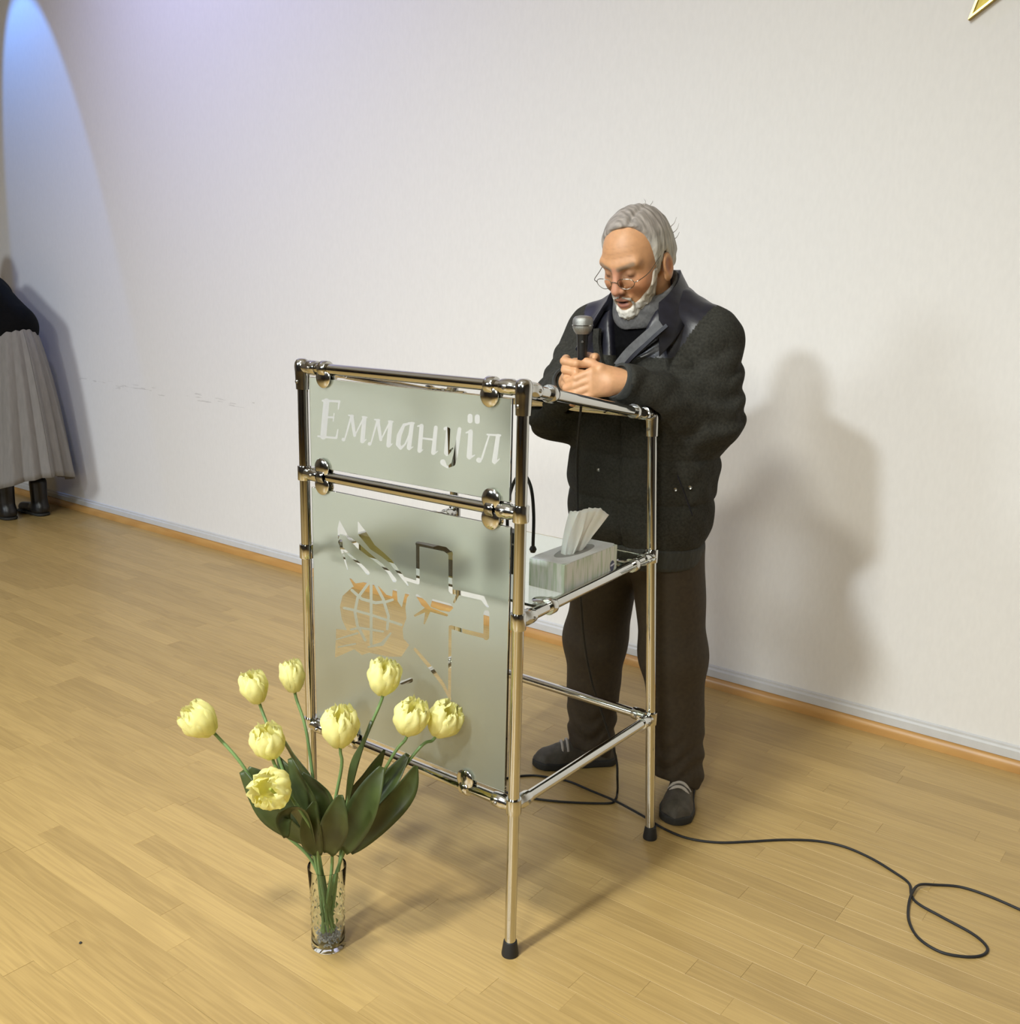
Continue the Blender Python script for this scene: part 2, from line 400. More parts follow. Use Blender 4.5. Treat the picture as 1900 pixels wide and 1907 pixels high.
def joint(p, dirs, axis=(0, 0, 1), ball=False):
    """a cast tube connector: sleeve round the post, a socket for each bar and its screws"""
    p = np.asarray(p, float); b = MB(); axis = nrm(axis)
    if ball:
        b.lathe([(.0001, .019), (.008, .0185), (.0135, .0155), (.0172, .009), (.0182, 0), (.0172, -.012), (.0165, -.03), (.0155, -.052), (.0128, -.0525)], p, axis)
    else:
        b.lathe([(.0126, -.017), (.0163, -.017), (.0168, -.0155), (.0168, .0155), (.0163, .017), (.0126, .017)], p, axis)
    for dv in dirs:
        dv = nrm(dv); b.lathe([(.0145, .004), (.0145, .022), (.0165, .026), (.0165, .046), (.0155, .052), (.0126, .0525)], p, dv)
    o = b.build('tube_joint', 'chrome_joint', lec)
    for dv in dirs:
        s = MB(); dv = nrm(dv); side = nrm(np.cross(dv, (0, 0, 1)))
        toward = CAM-p; side = side if side@toward > 0 else -side
        s.lathe([(.0001, .0192), (.003, .0192), (.0042, .018), (.0042, .014)], p+dv*.037, side, 12); s.build('screw', 'screw', o)
    if ball:
        s = MB(); s.lathe([(.0001, .0188), (.003, .0188), (.0042, .0178), (.0042, .013)], p-axis*.034, nrm([-.15, -1, 0]), 12); s.build('screw', 'screw', o)
X, Y = np.array([1., 0, 0]), np.array([0, 1., 0])
def link(a, b):
    bar(a, b)
# front bars
link(FL(ZT), FR(ZT)); link(FL(ZM), FR(ZM)); link(FL(ZL), FR(ZL))
# sides
link(FR(ZT), RR(RT)); link(FL(ZT), RL_(RT)); link(FR(ZS), RR(RS)); link(FL(ZS+.034), RL_(RS+.012)); link(FR(ZL), RR(RL)); link(FL(ZL), RL_(RL))
# rear
link(RL_(RT), RR(RT)); link(RL_(RL), RR(RL))
joint(FR(ZT), [-X, RR(RT)-FR(ZT)], ball=True); joint(FL(ZT), [X, RL_(RT)-FL(ZT)], ball=True)
joint(RR(RT), [-X, FR(ZT)-RR(RT)], RR(1)-RR(0), True); joint(RL_(RT), [X, FL(ZT)-RL_(RT)], RL_(1)-RL_(0), True)
joint(FR(ZM), [-X]); joint(FL(ZM), [X])
joint(FR(ZL), [-X, RR(RL)-FR(ZL)]); joint(FL(ZL), [X, RL_(RL)-FL(ZL)])
joint(RR(RL), [-X, FR(ZL)-RR(RL)]); joint(RL_(RL), [X, FL(ZL)-RL_(RL)])
joint(FR(ZS), [RR(RS)-FR(ZS)]); joint(RR(RS), [FR(ZS)-RR(RS)]); joint(FL(ZS+.034), [RL_(RS)-FL(ZS)]); joint(RL_(RS+.012), [FL(ZS)-RL_(RS)])
# ---- front panels: clear glass with an etched film that leaves lettering and emblem clear
def pl(px_, py_): return PY(px_, py_, -.0034)
SW = 1.22
def seg2(Q, a, b, wa, wb):
    a = np.array(a, float); b = np.array(b, float); ab = b-a; t = np.clip((Q-a)@ab/(ab@ab+1e-9), 0, 1)
    return np.sqrt(((Q-a-t[:, None]*ab)**2).sum(1))-(wa+(wb-wa)*t)*SW/2
def poly2(Q, pts):
    P = np.array(pts, float); d = np.full(len(Q), 1e9); ins = np.zeros(len(Q), bool)
    for i in range(len(P)):
        a, b = P[i], P[(i+1) % len(P)]; d = np.minimum(d, seg2(Q, a, b, 0, 0))
        c = (a[1] > Q[:, 1]) != (b[1] > Q[:, 1])
        with np.errstate(divide='ignore', invalid='ignore'):
            ins ^= c & (Q[:, 0] < (b[0]-a[0])*(Q[:, 1]-a[1])/(b[1]-a[1])+a[0])
    return np.where(ins, -d, d)
def strokes(Q, lst, k=1.):
    d = np.full(len(Q), 1e9)
    for s in lst:
        # polyline with widths: [(x,y,w),...]
        for (x1, y1, w1), (x2, y2, w2) in zip(s[:-1], s[1:]): d = np.minimum(d, seg2(Q, (x1, y1), (x2, y2), w1*k, w2*k))
    return d
def film(name, x0, x1, z0, z1, y, field, step, parent):
    nx = int((x1-x0)/step)+1; nz = int((z1-z0)/step)+1
    xs = np.linspace(x0, x1, nx+1); zs = np.linspace(z0, z1, nz+1)
    P = np.stack(np.meshgrid(xs, zs, indexing='ij'), -1).reshape(-1, 2)
    Q = proj(np.stack([P[:, 0], np.full(len(P), y), P[:, 1]], 1))
    V = field(Q).reshape(nx+1, nz+1)          # >0 : etched
    S = V > 0; b = MB(); cnt = S[:-1, :-1].astype(int)+S[1:, :-1]+S[:-1, 1:]+S[1:, 1:]
    for j in range(nz):
        i = 0
        while i < nx:
            c = cnt[i, j]
            if c == 4:
                k = i
                while k < nx and cnt[k, j] == 4: k += 1
                b.add([(xs[i], y, zs[j]), (xs[k], y, zs[j]), (xs[k], y, zs[j+1]), (xs[i], y, zs[j+1])], [(0, 1, 2, 3)]); i = k; continue
            if c > 0:
                cn = [(i, j), (i+1, j), (i+1, j+1), (i, j+1)]; pg = []
                for a in range(4):
                    A, B = cn[a], cn[(a+1) % 4]; va, vb = V[A], V[B]
                    if va > 0: pg.append((xs[A[0]], y, zs[A[1]]))
                    if (va > 0) != (vb > 0):
                        t = va/(va-vb); pg.append((xs[A[0]]+t*(xs[B[0]]-xs[A[0]]), y, zs[A[1]]+t*(zs[B[1]]-zs[A[1]])))
                if len(pg) > 2: b.add(pg, [tuple(range(len(pg)))])
            i += 1
    return b.build(name, 'frosted', parent, smooth=False)
# lettering traced as pen strokes (units: crop pixels)
EM = [[(228, 130, 40), (200, 440, 42)], [(195, 124, 14), (342, 131, 16)], [(341, 132, 14), (333, 200, 7)], [(225, 270, 13), (290, 272, 13)],
      [(296, 238, 7), (288, 306, 7)], [(155, 439, 13), (315, 455, 15)], [(316, 453, 15), (330, 380, 7)]]
def em(dx, dy): return [[(x+dx, y+dy, w) for x, y, w in s] for s in (
      [(378, 468, 24), (380, 469, 24)], [(388, 474, 9), (446, 270, 14)], [(425, 254, 10), (465, 259, 12)], [(452, 262, 24), (478, 432, 20)],
      [(478, 435, 9), (560, 272, 12)], [(548, 268, 12), (586, 272, 10)], [(564, 278, 28), (546, 482, 30)], [(548, 490, 16), (580, 468, 6)])]
AA = [[(968, 326, 12), (915, 338, 20), (872, 430, 32), (862, 510, 32), (884, 546, 20), (925, 510, 11), (962, 420, 10)], [(955, 322, 12), (1003, 323, 12)], [(985, 330, 28), (958, 540, 30)], [(960, 553, 16), (994, 533, 6)]]
NN = [[(1036, 350, 9), (1066, 342, 14)], [(1070, 348, 28), (1052, 566, 30)], [(1054, 575, 14), (1082, 558, 6)], [(1065, 455, 13), (1188, 470, 13)], [(1196, 362, 26), (1174, 585, 30)], [(1176, 594, 16), (1212, 572, 6)]]
UU = [[(1278, 372, 22), (1290, 366, 20), (1306, 384, 24)], [(1306, 380, 28), (1292, 585, 36)], [(1294, 600, 22), (1345, 545, 10)], [(1406, 376, 26), (1372, 600, 30), (1350, 685, 28), (1298, 714, 12)], [(1258, 668, 38), (1266, 680, 34), (1290, 710, 12)]]
II = [[(1466, 408, 10), (1500, 396, 14)], [(1504, 398, 30), (1492, 618, 36)], [(1494, 632, 20), (1540, 606, 7)], [(1499, 262, 34), (1499, 302, 34)], [(1563, 268, 34), (1563, 308, 34)]]
LL = [[(1652, 424, 12), (1766, 432, 14)], [(1668, 430, 10), (1602, 638, 14)], [(1575, 650, 34), (1580, 652, 34)], [(1746, 436, 28), (1714, 660, 34)], [(1716, 676, 16), (1760, 640, 6)]]
TEXT = EM+em(0, 0)+em(231, 38)+AA+NN+UU+II+LL
def f_up(Q): return strokes((Q-[560, 720])*4.75, TEXT, 1.06)
LOGO = [
    [(175, 395, 18), (205, 490, 15), (238, 605, 6)], [(170, 345, 34), (182, 400, 18), (290, 500, 16), (370, 572, 22), (428, 638, 28)],
    [(232, 292, 18), (340, 388, 34), (430, 462, 26), (560, 566, 20), (625, 630, 22), (676, 706, 32)],
    [(336, 160, 6), (372, 262, 62), (470, 395, 46), (560, 462, 34), (640, 530, 26), (760, 688, 24), (804, 755, 6)],
    [(770, 690, 26), (893, 728, 24)], [(895, 728, 26), (893, 362, 26)], [(893, 364, 34), (980, 380, 36), (1150, 416, 36), (1204, 462, 30)],
    [(1200, 450, 32), (1200, 800, 30)], [(1215, 812, 34), (1300, 826, 36), (1498, 872, 36), (1548, 955, 16)], [(1234, 910, 16), (1270, 832, 26)],
    [(1536, 1012, 44), (1534, 1238, 44)], [(1534, 1232, 34), (1340, 1185, 32), (1204, 1142, 26)], [(1196, 1140, 22), (1190, 1800, 22)],
    [(868, 1350, 22), (1030, 1542, 30), (1130, 1680, 26), (1196, 1815, 18)], [(745, 1662, 30), (826, 1640, 38)],
    [(886, 845, 18), (950, 920, 44), (1000, 972, 30)], [(868, 1036, 16), (985, 972, 34), (1165, 1032, 18)], [(990, 985, 40), (955, 1110, 12)],
    [(262, 688, 10), (306, 752, 26), (430, 728, 16)]]
LPOLY = [[(163, 145), (235, 275), (205, 292), (166, 270), (150, 330), (144, 220)],
         [(420, 726), (510, 740), (600, 840), (655, 858), (660, 792), (698, 790), (705, 900), (745, 960), (775, 830), (822, 830), (792, 872), (778, 960), (788, 1060), (752, 1160), (760, 1250), (815, 1310), (740, 1420), (620, 1420), (440, 1382), (372, 1404), (300, 1350), (120, 1430), (132, 1160), (232, 1172), (184, 1070), (166, 950), (192, 850), (280, 772), (330, 752)],
         [(1030, 880), (1200, 925), (1226, 965), (1190, 1002), (1100, 985), (1012, 952)]]
GRIDL = [[(432, 735, 22), (332, 870, 22), (306, 1000, 22), (330, 1130, 22), (402, 1265, 22)], [(458, 730, 22), (458, 1300, 22)], [(498, 745, 22), (570, 880, 22), (620, 1040, 22), (608, 1160, 20)],
         [(278, 798, 22), (370, 880, 22), (500, 916, 24), (600, 906, 22), (658, 888, 20)], [(204, 964, 20), (300, 985, 20), (460, 1030, 20), (740, 1122, 20)], [(268, 1166, 16), (350, 1150, 18), (480, 1170, 18), (570, 1186, 14)],
         [(130, 1260, 10), (330, 1200, 16)], [(150, 1330, 10), (310, 1300, 14)], [(430, 1330, 12), (560, 1300, 30), (640, 1200, 14)]]
def f_lo(Q):
    Q = (Q-[600, 940])*5.017; d = strokes(Q, LOGO)
    for p_ in LPOLY: d = np.minimum(d, poly2(Q, p_))
    return np.maximum(d, -strokes(Q, GRIDL))
def panel(x0, x1, z0, z1, field, step):
    o = MB().box((x0, -.003, z0), (x1, .003, z1), .0005).build('glass_panel', 'glass', lec, smooth=False)
    film('frosted_film', x0+.001, x1-.001, z0+.001, z1-.001, -.0034, field, step, o)
panel(-.613, -.026, 1.018, 1.226, f_up, .0011)
panel(-.613, -.022, .384, .968, f_lo, .0013)
# ---- clamps that hold the glass to the tubes
def clamp(p, bardir, toward, normal, r=.023, off=.020):
    p = np.asarray(p, float); bd = nrm(bardir); tw = nrm(toward); nn = nrm(normal)
    b = MB()
    b.lathe([(.0124, -.011), (.017, -.011), (.0185, -.008), (.0185, .008), (.017, .011), (.0124, .011)], p, bd, 24)
    c = p+tw*off
    for s in (1, -1):
        b.lathe([(.0001, .0042), (r*.80, .0042), (r, .0065), (r, .0085), (r*.86, .0112), (r*.45, .0128), (.0001, .0131)], c, nn*s, 28)
    return b.build('glass_clamp', 'chrome_joint', lec)
def onfront(px_, z): # x on the front bar at a photo column
    lo_, hi_ = -WD, 0.
    for _ in range(40):
        mid = (lo_+hi_)/2
        if proj((mid, 0, z))[0] < px_: lo_ = mid
        else: hi_ = mid
    return mid
D_ = np.array([0, 0, -1.])
for px_ in (606, 916): clamp((onfront(px_, ZT), 0, ZT), X, D_, Y)
for px_ in (604, 918):
    for dz in (-D_, D_): clamp((onfront(px_, ZM), 0, ZM), X, dz, Y)
for px_ in (660, 870): clamp((onfront(px_, ZL), 0, ZL), X, -D_, Y)
# ---- shelf and sloping top
gs = MB().box((-WD+.012, .087, .776), (-.017, .6, .782), .0005).build('shelf', 'glass_edge', lec, smooth=False)
def side(fn0, fn1, t): return fn0*(1-t)+fn1*t
for t in (.20, .83): clamp(side(FR(ZS), RR(RS), t), RR(RS)-FR(ZS), -X, (0, 0, 1), .021, .022)
for t in (.2, .83): clamp(side(FL(ZS+.034), RL_(RS+.012), t), Y, X, (0, 0, 1), .021, .022)
nt_ = nrm(np.cross(X, RR(RT)-FR(ZT)))
for t in (.17, .83):
    clamp(side(FR(ZT), RR(RT), t), RR(RT)-FR(ZT), -X, nt_, .021, .022); clamp(side(FL(ZT), RL_(RT), t), RL_(RT)-FL(ZT), X, nt_, .021, .022)
a, b_, c_, d_ = [side(p0, p1, t)+dx for p0, p1, t, dx in ((FL(ZT), RL_(RT), .04, X*.02), (FR(ZT), RR(RT), .04, -X*.02), (FR(ZT), RR(RT), .96, -X*.02), (FL(ZT), RL_(RT), .96, X*.02))]
MB().add([q+nt_*h for h in (-.003, .003) for q in (a, b_, c_, d_)], [(3, 2, 1, 0), (4, 5, 6, 7), (0, 1, 5, 4), (1, 2, 6, 5), (2, 3, 7, 6), (3, 0, 4, 7)]).build('top_glass', 'glass', lec, smooth=False)
attach(lec)
# ================================================================== props
mat('petal', (.83, .78, .42), .55, attr=True, noise=(60, .06, (1, 1, 1)), inp={'Subsurface Weight': .15, 'Subsurface Radius': (.01, .008, .004)})
mat('petal_heart', (.30, .33, .06), .6)
mat('stem', (.165, .27, .095), .5, noise=(30, .12, (1, 1, .1)))
mat('leaf', (.046, .064, .016), .42, noise=(14, .35, (1, 1, 1)))
mat('vase_glass', (.97, 1, .98), .0, 0, inp={'Transmission Weight': 1.0, 'IOR': 1.22})
mat('glass_bead', (.75, .76, .80), .08, 0, inp={'Transmission Weight': .55, 'IOR': 1.5})
def pl_cam(px_, py_, off=0.):
    """a point over the vase foot's camera-facing plane, off metres behind it"""
    v0 = PZ(612, 1766); fh = nrm([fw[0], fw[1], 0]); d = ray(px_, py_); t = ((v0+fh*off-CAM)@fh)/(d@fh); return CAM+d*t
VC = PZ(612, 1758); VC[2] = 0
vase = thing('vase', 'clear cut glass vase on the floor in front of the lectern', 'vase', VC)
MB().lathe([(.0001, .0), (.036, 0), (.0382, .003), (.0380, .02), (.0365, .05), (.0366, .09), (.0385, .14), (.0422, .196), (.0414, .1975), (.0392, .1955), (.0355, .14), (.0336, .09), (.0334, .045), (.0330, .012), (.030, .0085), (.0001, .008)], VC, n=48).build('body', 'vase_glass', vase)
# cut diamonds in relief on the lower half
dm = MB()
for r_ in range(5):
    for k in range(12):
        t = 2*math.pi*(k+.5*(r_ % 2))/12; z = .058+r_*.020; e = np.array([math.cos(t), math.sin(t), 0]); g = np.array([-math.sin(t), math.cos(t), 0]); c = VC+e*.0364+np.array([0, 0, z])
        dm.add([c+e*.0028, c+g*.0075-e*.0006, c+np.array([0, 0, .0088]), c-g*.0075-e*.0006, c-np.array([0, 0, .0088])], [(0, 1, 2), (0, 2, 3), (0, 3, 4), (0, 4, 1)])
o = dm.build('cut_pattern', 'vase_glass', vase, smooth=False); o['kind'] = 'stuff'
attach(vase)
beads = MB()
for k in range(260):
    a = random.uniform(0, 6.28); r_ = .0285*math.sqrt(random.random()); q = VC+np.array([r_*math.cos(a), r_*math.sin(a), .0115+random.uniform(0, .024)])
    beads.lathe([(.0001, -.0026), (.0021, -.0013), (.0026, 0), (.0021, .0013), (.0001, .0026)], q, rng.normal(size=3), 6)
o = beads.build('glass_beads', 'glass_bead'); o['kind'] = 'stuff'; tag(o, 'clear glass beads filling the bottom of the vase', 'beads')
def petal_through():
    nt = MATS['petal'].node_tree; N = nt.nodes.new; L = nt.links.new; b = nt.nodes['Principled BSDF']; out = [n for n in nt.nodes if n.type == 'OUTPUT_MATERIAL'][0]
    t = N('ShaderNodeBsdfTranslucent'); L(b.inputs['Base Color'].links[0].from_socket, t.inputs[0]); mx = N('ShaderNodeMixShader'); mx.inputs[0].default_value = .42
    L(b.outputs[0], mx.inputs[1]); L(t.outputs[0], mx.inputs[2]); L(mx.outputs[0], out.inputs[0])
petal_through()
# ---- tulips: six ruffled outer petals, three inner ones
def petal_mesh(seed, wid, hgt, rad, inner=0.):
    r = np.random.default_rng(seed); nu, nv = 9, 11; V = np.zeros((nv, nu, 3)); C = np.zeros((nv, nu, 3))
    ph = r.uniform(0, 6, 4)
    for j in range(nv):
        t = j/(nv-1); prof = rad*(math.sin(math.pi*(.10+.68*t))**.70); w = wid*(math.sin(math.pi*min(1, .10+.80*t))**.6)*(1 if t < .8 else 1-.9*(t-.8)**1.2)
        for i in range(nu):
            s = 2*i/(nu-1)-1; a = s*w
            ru = .0036*math.sin(7*s+ph[0]+3*t)*t+.0016*math.sin(17*s+ph[1]+11*t)*(.3+t)
            rr = prof*(1-inner)+ru-.0035*s*s
            z = hgt*t-.006*s*s*t*t+.0035*math.sin(11*s+ph[2])*(t > .75)*(t-.7)*3
            V[j, i] = (rr*math.cos(a), rr*math.sin(a), z)
            gr = max(0, 1-t*4); C[j, i] = np.array([.99, .95, .47])*(1-gr*.3)+np.array([.70, .72, .22])*gr*.3
            C[j, i] *= 1-.05*abs(math.sin(9*s+ph[3]))*(.3+t*.4)
    return V, C
def petal_obj(seed, *a):
    V, C = petal_mesh(seed, *a); nv, nu = V.shape[:2]
    o = mesh('petal', V.reshape(-1, 3), np.array([(i*nu+j, i*nu+j+1, (i+1)*nu+j+1, (i+1)*nu+j) for i in range(nv-1) for j in range(nu-1)]), 'petal', None, True, C.reshape(-1, 3)); d = o.data; bpy.data.objects.remove(o); return d
PET = [petal_obj(k, .95, .075, .037) for k in range(4)]; PIN = [petal_obj(20+k, 1.15, .078, .027, .10) for k in range(3)]
VB = VC+np.array([0, 0, .04])
HEADS = [ # photo place of the head's middle, depth offset, axis (right, up, towards camera), openness, scale, mid points of the stem, label
    ((372, 1342), -.02, (-.55, .75, .25), 1.0, 1.0, [(455, 1430), (520, 1540)], 'leftmost pale yellow tulip leaning far out over the floor'),
    ((474, 1281), .06, (-.20, .95, .15), .92, .92, [(505, 1370), (560, 1530)], 'pale yellow tulip upper left, between the leftmost tulip and the lectern post'),
    ((545, 1260), .10, (-.10, .98, .10), .86, .92, [(572, 1370), (592, 1530)], 'pale yellow tulip standing tall right before the left lectern post'),
    ((715, 1262), .05, (.12, .98, .10), 1.0, .98, [(672, 1400), (640, 1530)], 'tallest pale yellow tulip, alone before the etched emblem'),
    ((765, 1338), .02, (.22, .93, .18), 1.04, .98, [(730, 1410), (660, 1540)], 'pale yellow tulip just left of the rightmost tulip, touching it'),
    ((827, 1342), .06, (.42, .85, .15), 1.04, 1.0, [(775, 1400), (672, 1540)], 'rightmost pale yellow tulip of the bunch'),
    ((633, 1355), -.06, (.02, .98, .15), .98, 1.08, [(636, 1430), (618, 1530)], 'pale yellow tulip in the middle of the bunch on a bent stem'),
    ((500, 1382), -.10, (-.10, .93, .28), 1.0, .95, [(520, 1440), (570, 1540)], 'open topped pale yellow tulip directly above the one facing the viewer'),
    ((507, 1470), -.15, (-.28, .50, .82), 1.10, 1.0, [(560, 1510), (588, 1560)], 'lowest pale yellow tulip, facing the viewer with its dark centre showing')]
fh = nrm([fw[0], fw[1], 0]); rh = nrm([rt[0], rt[1], 0])
tul = []
for n, (hp, off, axv, opn, sc, mids, lab) in enumerate(HEADS):
    ax = nrm(axv[0]*rh+axv[1]*np.array([0, 0, 1])-axv[2]*fh); c = pl_cam(*hp, off); H = .075*sc; base = c-ax*H*.5
    T = thing('tulip', lab, 'tulip', (VC[0], VC[1], .034), 'pale yellow tulips in the vase')
    ang = 2*math.pi*n/9; foot = VC+np.array([.014*math.cos(ang), .014*math.sin(ang), .041])
    mouth = VC+np.array([0, 0, .20])+nrm(((c-VC)*np.array([1, 1, 0]))+1e-6)*.028
    path = [foot, mouth]
    for q, f_ in zip(mids[::-1], (.45, .8)): path.append(pl_cam(*q, off*f_))
    path = bez(path+[base-ax*.02, base+ax*.004], 8)
    MB().tube(path, np.linspace(.0036, .0034, len(path)), 10).build('stem', 'stem', T)
    q = Vector(ax).to_track_quat('Z', 'Y'); spin = rng.uniform(0, 6)
    for k in range(9):
        out = k < 6; d = PET[(k+n) % 4] if out else PIN[k % 3]
        o = bpy.data.objects.new('petal', d); COL.objects.link(o); o.parent = T
        t = spin+(k*math.pi/3 if out else (k*2*math.pi/3+.4)); s2 = sc*(1 if k % 2 else .95)
        o.matrix_local = Matrix.Translation(base) @ q.to_matrix().to_4x4() @ Matrix.Rotation(t, 4, 'Z') @ Matrix.Diagonal((s2*opn, s2*opn*1.0, sc*random.uniform(.95, 1.04), 1)) @ Matrix.Rotation((opn-1)*.35, 4, 'Y')
    MB().lathe([(.0001, 0), (.006, .004), (.007, .03), (.003, .046), (.0001, .048)], base, ax, 10).build('pistil', 'petal_heart', T)
    tul.append(T)
LEAVES = [ # tulip, points in the photo (base, middle, tip), depth offsets, greatest half width (m), twist
    (0, [(585, 1575), (520, 1525), (480, 1480), (450, 1436)], (-.02, -.06, -.06, -.04), .030, .2),
    (2, [(592, 1570), (585, 1470), (555, 1415), (530, 1380)], (.0, .05, .07, .08), .026, .8),
    (1, [(590, 1560), (560, 1480), (535, 1440), (516, 1408)], (.0, .03, .04, .05), .020, -.4),
    (7, [(590, 1570), (578, 1500), (556, 1450), (540, 1412)], (-.03, -.03, -.02, .0), .027, .3),
    (6, [(605, 1560), (600, 1500), (588, 1470), (560, 1440)], (.0, .0, .01, .02), .034, .1),
    (8, [(585, 1570), (560, 1510), (528, 1520), (533, 1560)], (-.05, -.12, -.15, -.16), .029, .6),
    (8, [(592, 1592), (580, 1560), (578, 1525), (586, 1492)], (-.03, -.08, -.10, -.09), .025, -.3),
    (6, [(612, 1590), (622, 1545), (628, 1515), (634, 1480)], (-.03, -.08, -.10, -.10), .033, .0),
    (4, [(640, 1585), (668, 1525), (690, 1475), (712, 1428)], (-.02, -.04, -.04, -.03), .036, .2),
    (3, [(628, 1570), (660, 1480), (690, 1440), (716, 1396)], (.02, .05, .06, .07), .024, -.5),
    (4, [(645, 1580), (690, 1500), (730, 1450), (760, 1404)], (.0, .02, .03, .04), .030, .5),
    (5, [(650, 1585), (712, 1520), (755, 1470), (775, 1426)], (.0, .0, .02, .03), .033, -.2),
    (3, [(640, 1540), (658, 1440), (676, 1390), (692, 1342)], (.02, .03, .03, .04), .014, 1.0),
    (0, [(590, 1580), (530, 1500), (490, 1455), (462, 1430)], (-.02, .02, .03, .03), .026, -.5)]
for ti, pp, of, hw, tw in LEAVES:
    P = bez([pl_cam(*a, b) for a, b in zip(pp, of)], 7); k = len(P); Tn = np.gradient(P, axis=0); V = np.zeros((k, 7, 3))
    view = -fh
    for i in range(k):
        t = i/(k-1); tn = nrm(Tn[i]); sd = np.cross(tn, view); sd = nrm(sd); nn = np.cross(sd, tn)
        s2 = sd*math.cos(tw)+nn*math.sin(tw); n2 = np.cross(s2, tn); w2 = hw*(math.sin(math.pi*min(1, .06+.90*t**.9))**.75)*(1-.25*t)
        for j in range(7):
            s = (j-3)/3; V[i, j] = P[i]+s2*s*w2+n2*(.35*w2*s*s+.002*math.sin(9*t+s*2))
    B = MB().grid(V); o = B.build('leaf', 'leaf', tul[ti]); md = o.modifiers.new('thickness', 'SOLIDIFY'); md.thickness = .0009
for T in tul: attach(T)
# ---- tissue box on the shelf
def tissue_mat():
    M = mat('box_card', (.74, .77, .74), .5); nt = M.node_tree; b = nt.nodes['Principled BSDF']; N = nt.nodes.new; L = nt.links.new
    geo = N('ShaderNodeNewGeometry'); mp = N('ShaderNodeMapping'); mp.inputs['Scale'].default_value = (60, 60, 7); L(geo.outputs['Position'], mp.inputs[0])
    n = N('ShaderNodeTexNoise'); n.inputs['Scale'].default_value = 1.8; n.inputs['Detail'].default_value = 2; L(mp.outputs[0], n.inputs[0])
    cr = N('ShaderNodeValToRGB'); cr.color_ramp.elements[0].position = .38; cr.color_ramp.elements[0].color = (.52, .62, .50, 1)
    cr.color_ramp.elements[1].position = .56; cr.color_ramp.elements[1].color = (.76, .79, .78, 1); L(n.outputs[0], cr.inputs[0]); L(cr.outputs[0], b.inputs['Base Color'])
tissue_mat()
mat('box_top', (.76, .78, .80), .5, noise=(40, .03, (1, 1, 1))); mat('tissue', (.93, .92, .87), .8, noise=(25, .03, (1, 1, 1)), inp={'Subsurface Weight': .2})
mat('blue_print', (.012, .016, .10), .4); mat('white_print', (.62, .66, .85), .5); mat('box_inside', (.32, .32, .31), .8)
TB = np.array([-.0725, .310, .7822]); bw, bl, bh = .094, .232, .066
tb = thing('tissue_box', 'pale striped cardboard tissue box with a round blue emblem on the glass shelf', 'tissue box', TB)
rot = lambda v: np.array([TB[0]+v[0]*math.cos(.03)-v[1]*math.sin(.03), TB[1]+v[0]*math.sin(.03)+v[1]*math.cos(.03), TB[2]+v[2]])
def rb(lo, hi, bev=.0012): B = MB().box(lo, hi, bev); B.v = [tuple(rot(v)) for v in B.v]; return B
rb((-bw/2, -bl/2, 0), (bw/2, bl/2, bh-.0012)).build('carton', 'box_card', tb, smooth=False)
# lid with an oval opening
n = 40; ov = []; 
for k in range(n):
    t = 2*math.pi*k/n; ov.append((.026*math.cos(t), .078*math.sin(t)))
lid = MB(); sq = []
for k in range(n):
    t = 2*math.pi*k/n; c, s = math.cos(t), math.sin(t); m_ = max(abs(c)/(bw/2), abs(s)/(bl/2)); sq.append((c/m_, s/m_))
for zz in (bh, ): 
    v = [rot((x, y, zz)) for x, y in sq]+[rot((x, y, zz)) for x, y in ov]+[rot((x, y, bh-.0012)) for x, y in ov]+[rot((x, y, bh-.0012)) for x, y in sq]
    lid.add(v, [(k, (k+1) % n, n+(k+1) % n, n+k) for k in range(n)]+[(n+k, n+(k+1) % n, 2*n+(k+1) % n, 2*n+k) for k in range(n)]+[(3*n+k, 3*n+(k+1) % n, (k+1) % n, k) for k in range(n)])
lid.build('lid', 'box_top', tb, smooth=False)
MB().add([rot((x*1.0, y*1.0, bh-.0009)) for x, y in ov], [tuple(range(n))]).build('opening', 'box_inside', tb, smooth=False)
# the pulled up tissue: a folded pleated sheet
def sheet(cols):
    V = np.array([[rot(p) for p in c] for c in cols]); return V
ts = MB()
ctl = np.array([[(-.012, -.040, .062), (-.016, -.034, .100), (-.012, -.006, .158)],
                [(.004, -.046, .062), (.002, -.034, .106), (.006, .000, .160)],
                [(.014, -.030, .062), (.020, -.010, .100), (.016, .030, .164)],
                [(.002, -.010, .062), (.010, .012, .100), (.028, .060, .160)],
                [(.010, .014, .062), (.020, .036, .094), (.036, .088, .140)],
                [(-.006, .026, .062), (.002, .046, .088), (.012, .080, .132)]])
U = np.linspace(0, 5, 31); VV = []
for u in U:
    i = int(min(u, 4.999)); f_ = u-i; f_ = f_*f_*(3-2*f_)*.5+f_*.5; a = ctl[i]*(1-f_)+ctl[i+1]*f_; rowp = []
    for t in np.linspace(0, 1, 13): rowp.append(rot(a[0]*(1-t)**2+2*a[1]*t*(1-t)+a[2]*t*t+np.array([.0012*math.sin(9*u+5*t), 0, .001*math.sin(13*u)])))
    VV.append(rowp)
ts.grid(np.array(VV)); o = ts.build('tissue', 'tissue', tb); md = o.modifiers.new('thickness', 'SOLIDIFY'); md.thickness = .0008
# printed emblem: blue disc with a pale stripe, on the side facing the viewer
ex = bw/2+.0005
MB().add([rot((ex, .094+.0105*math.cos(t), .018+.0125*math.sin(t))) for t in np.linspace(0, 2*math.pi, 28, endpoint=False)], [tuple(range(28))]).build('emblem', 'blue_print', tb, smooth=False)
MB().add([rot((ex+.0004, .094+y_, .018+z_)) for y_, z_ in ((-.0095, -.001), (-.0085, .003), (.0, .0045), (.0095, .006), (.0098, .002), (.002, -.0005))], [tuple(range(6))]).build('emblem_stripe', 'white_print', tb, smooth=False)
attach(tb)
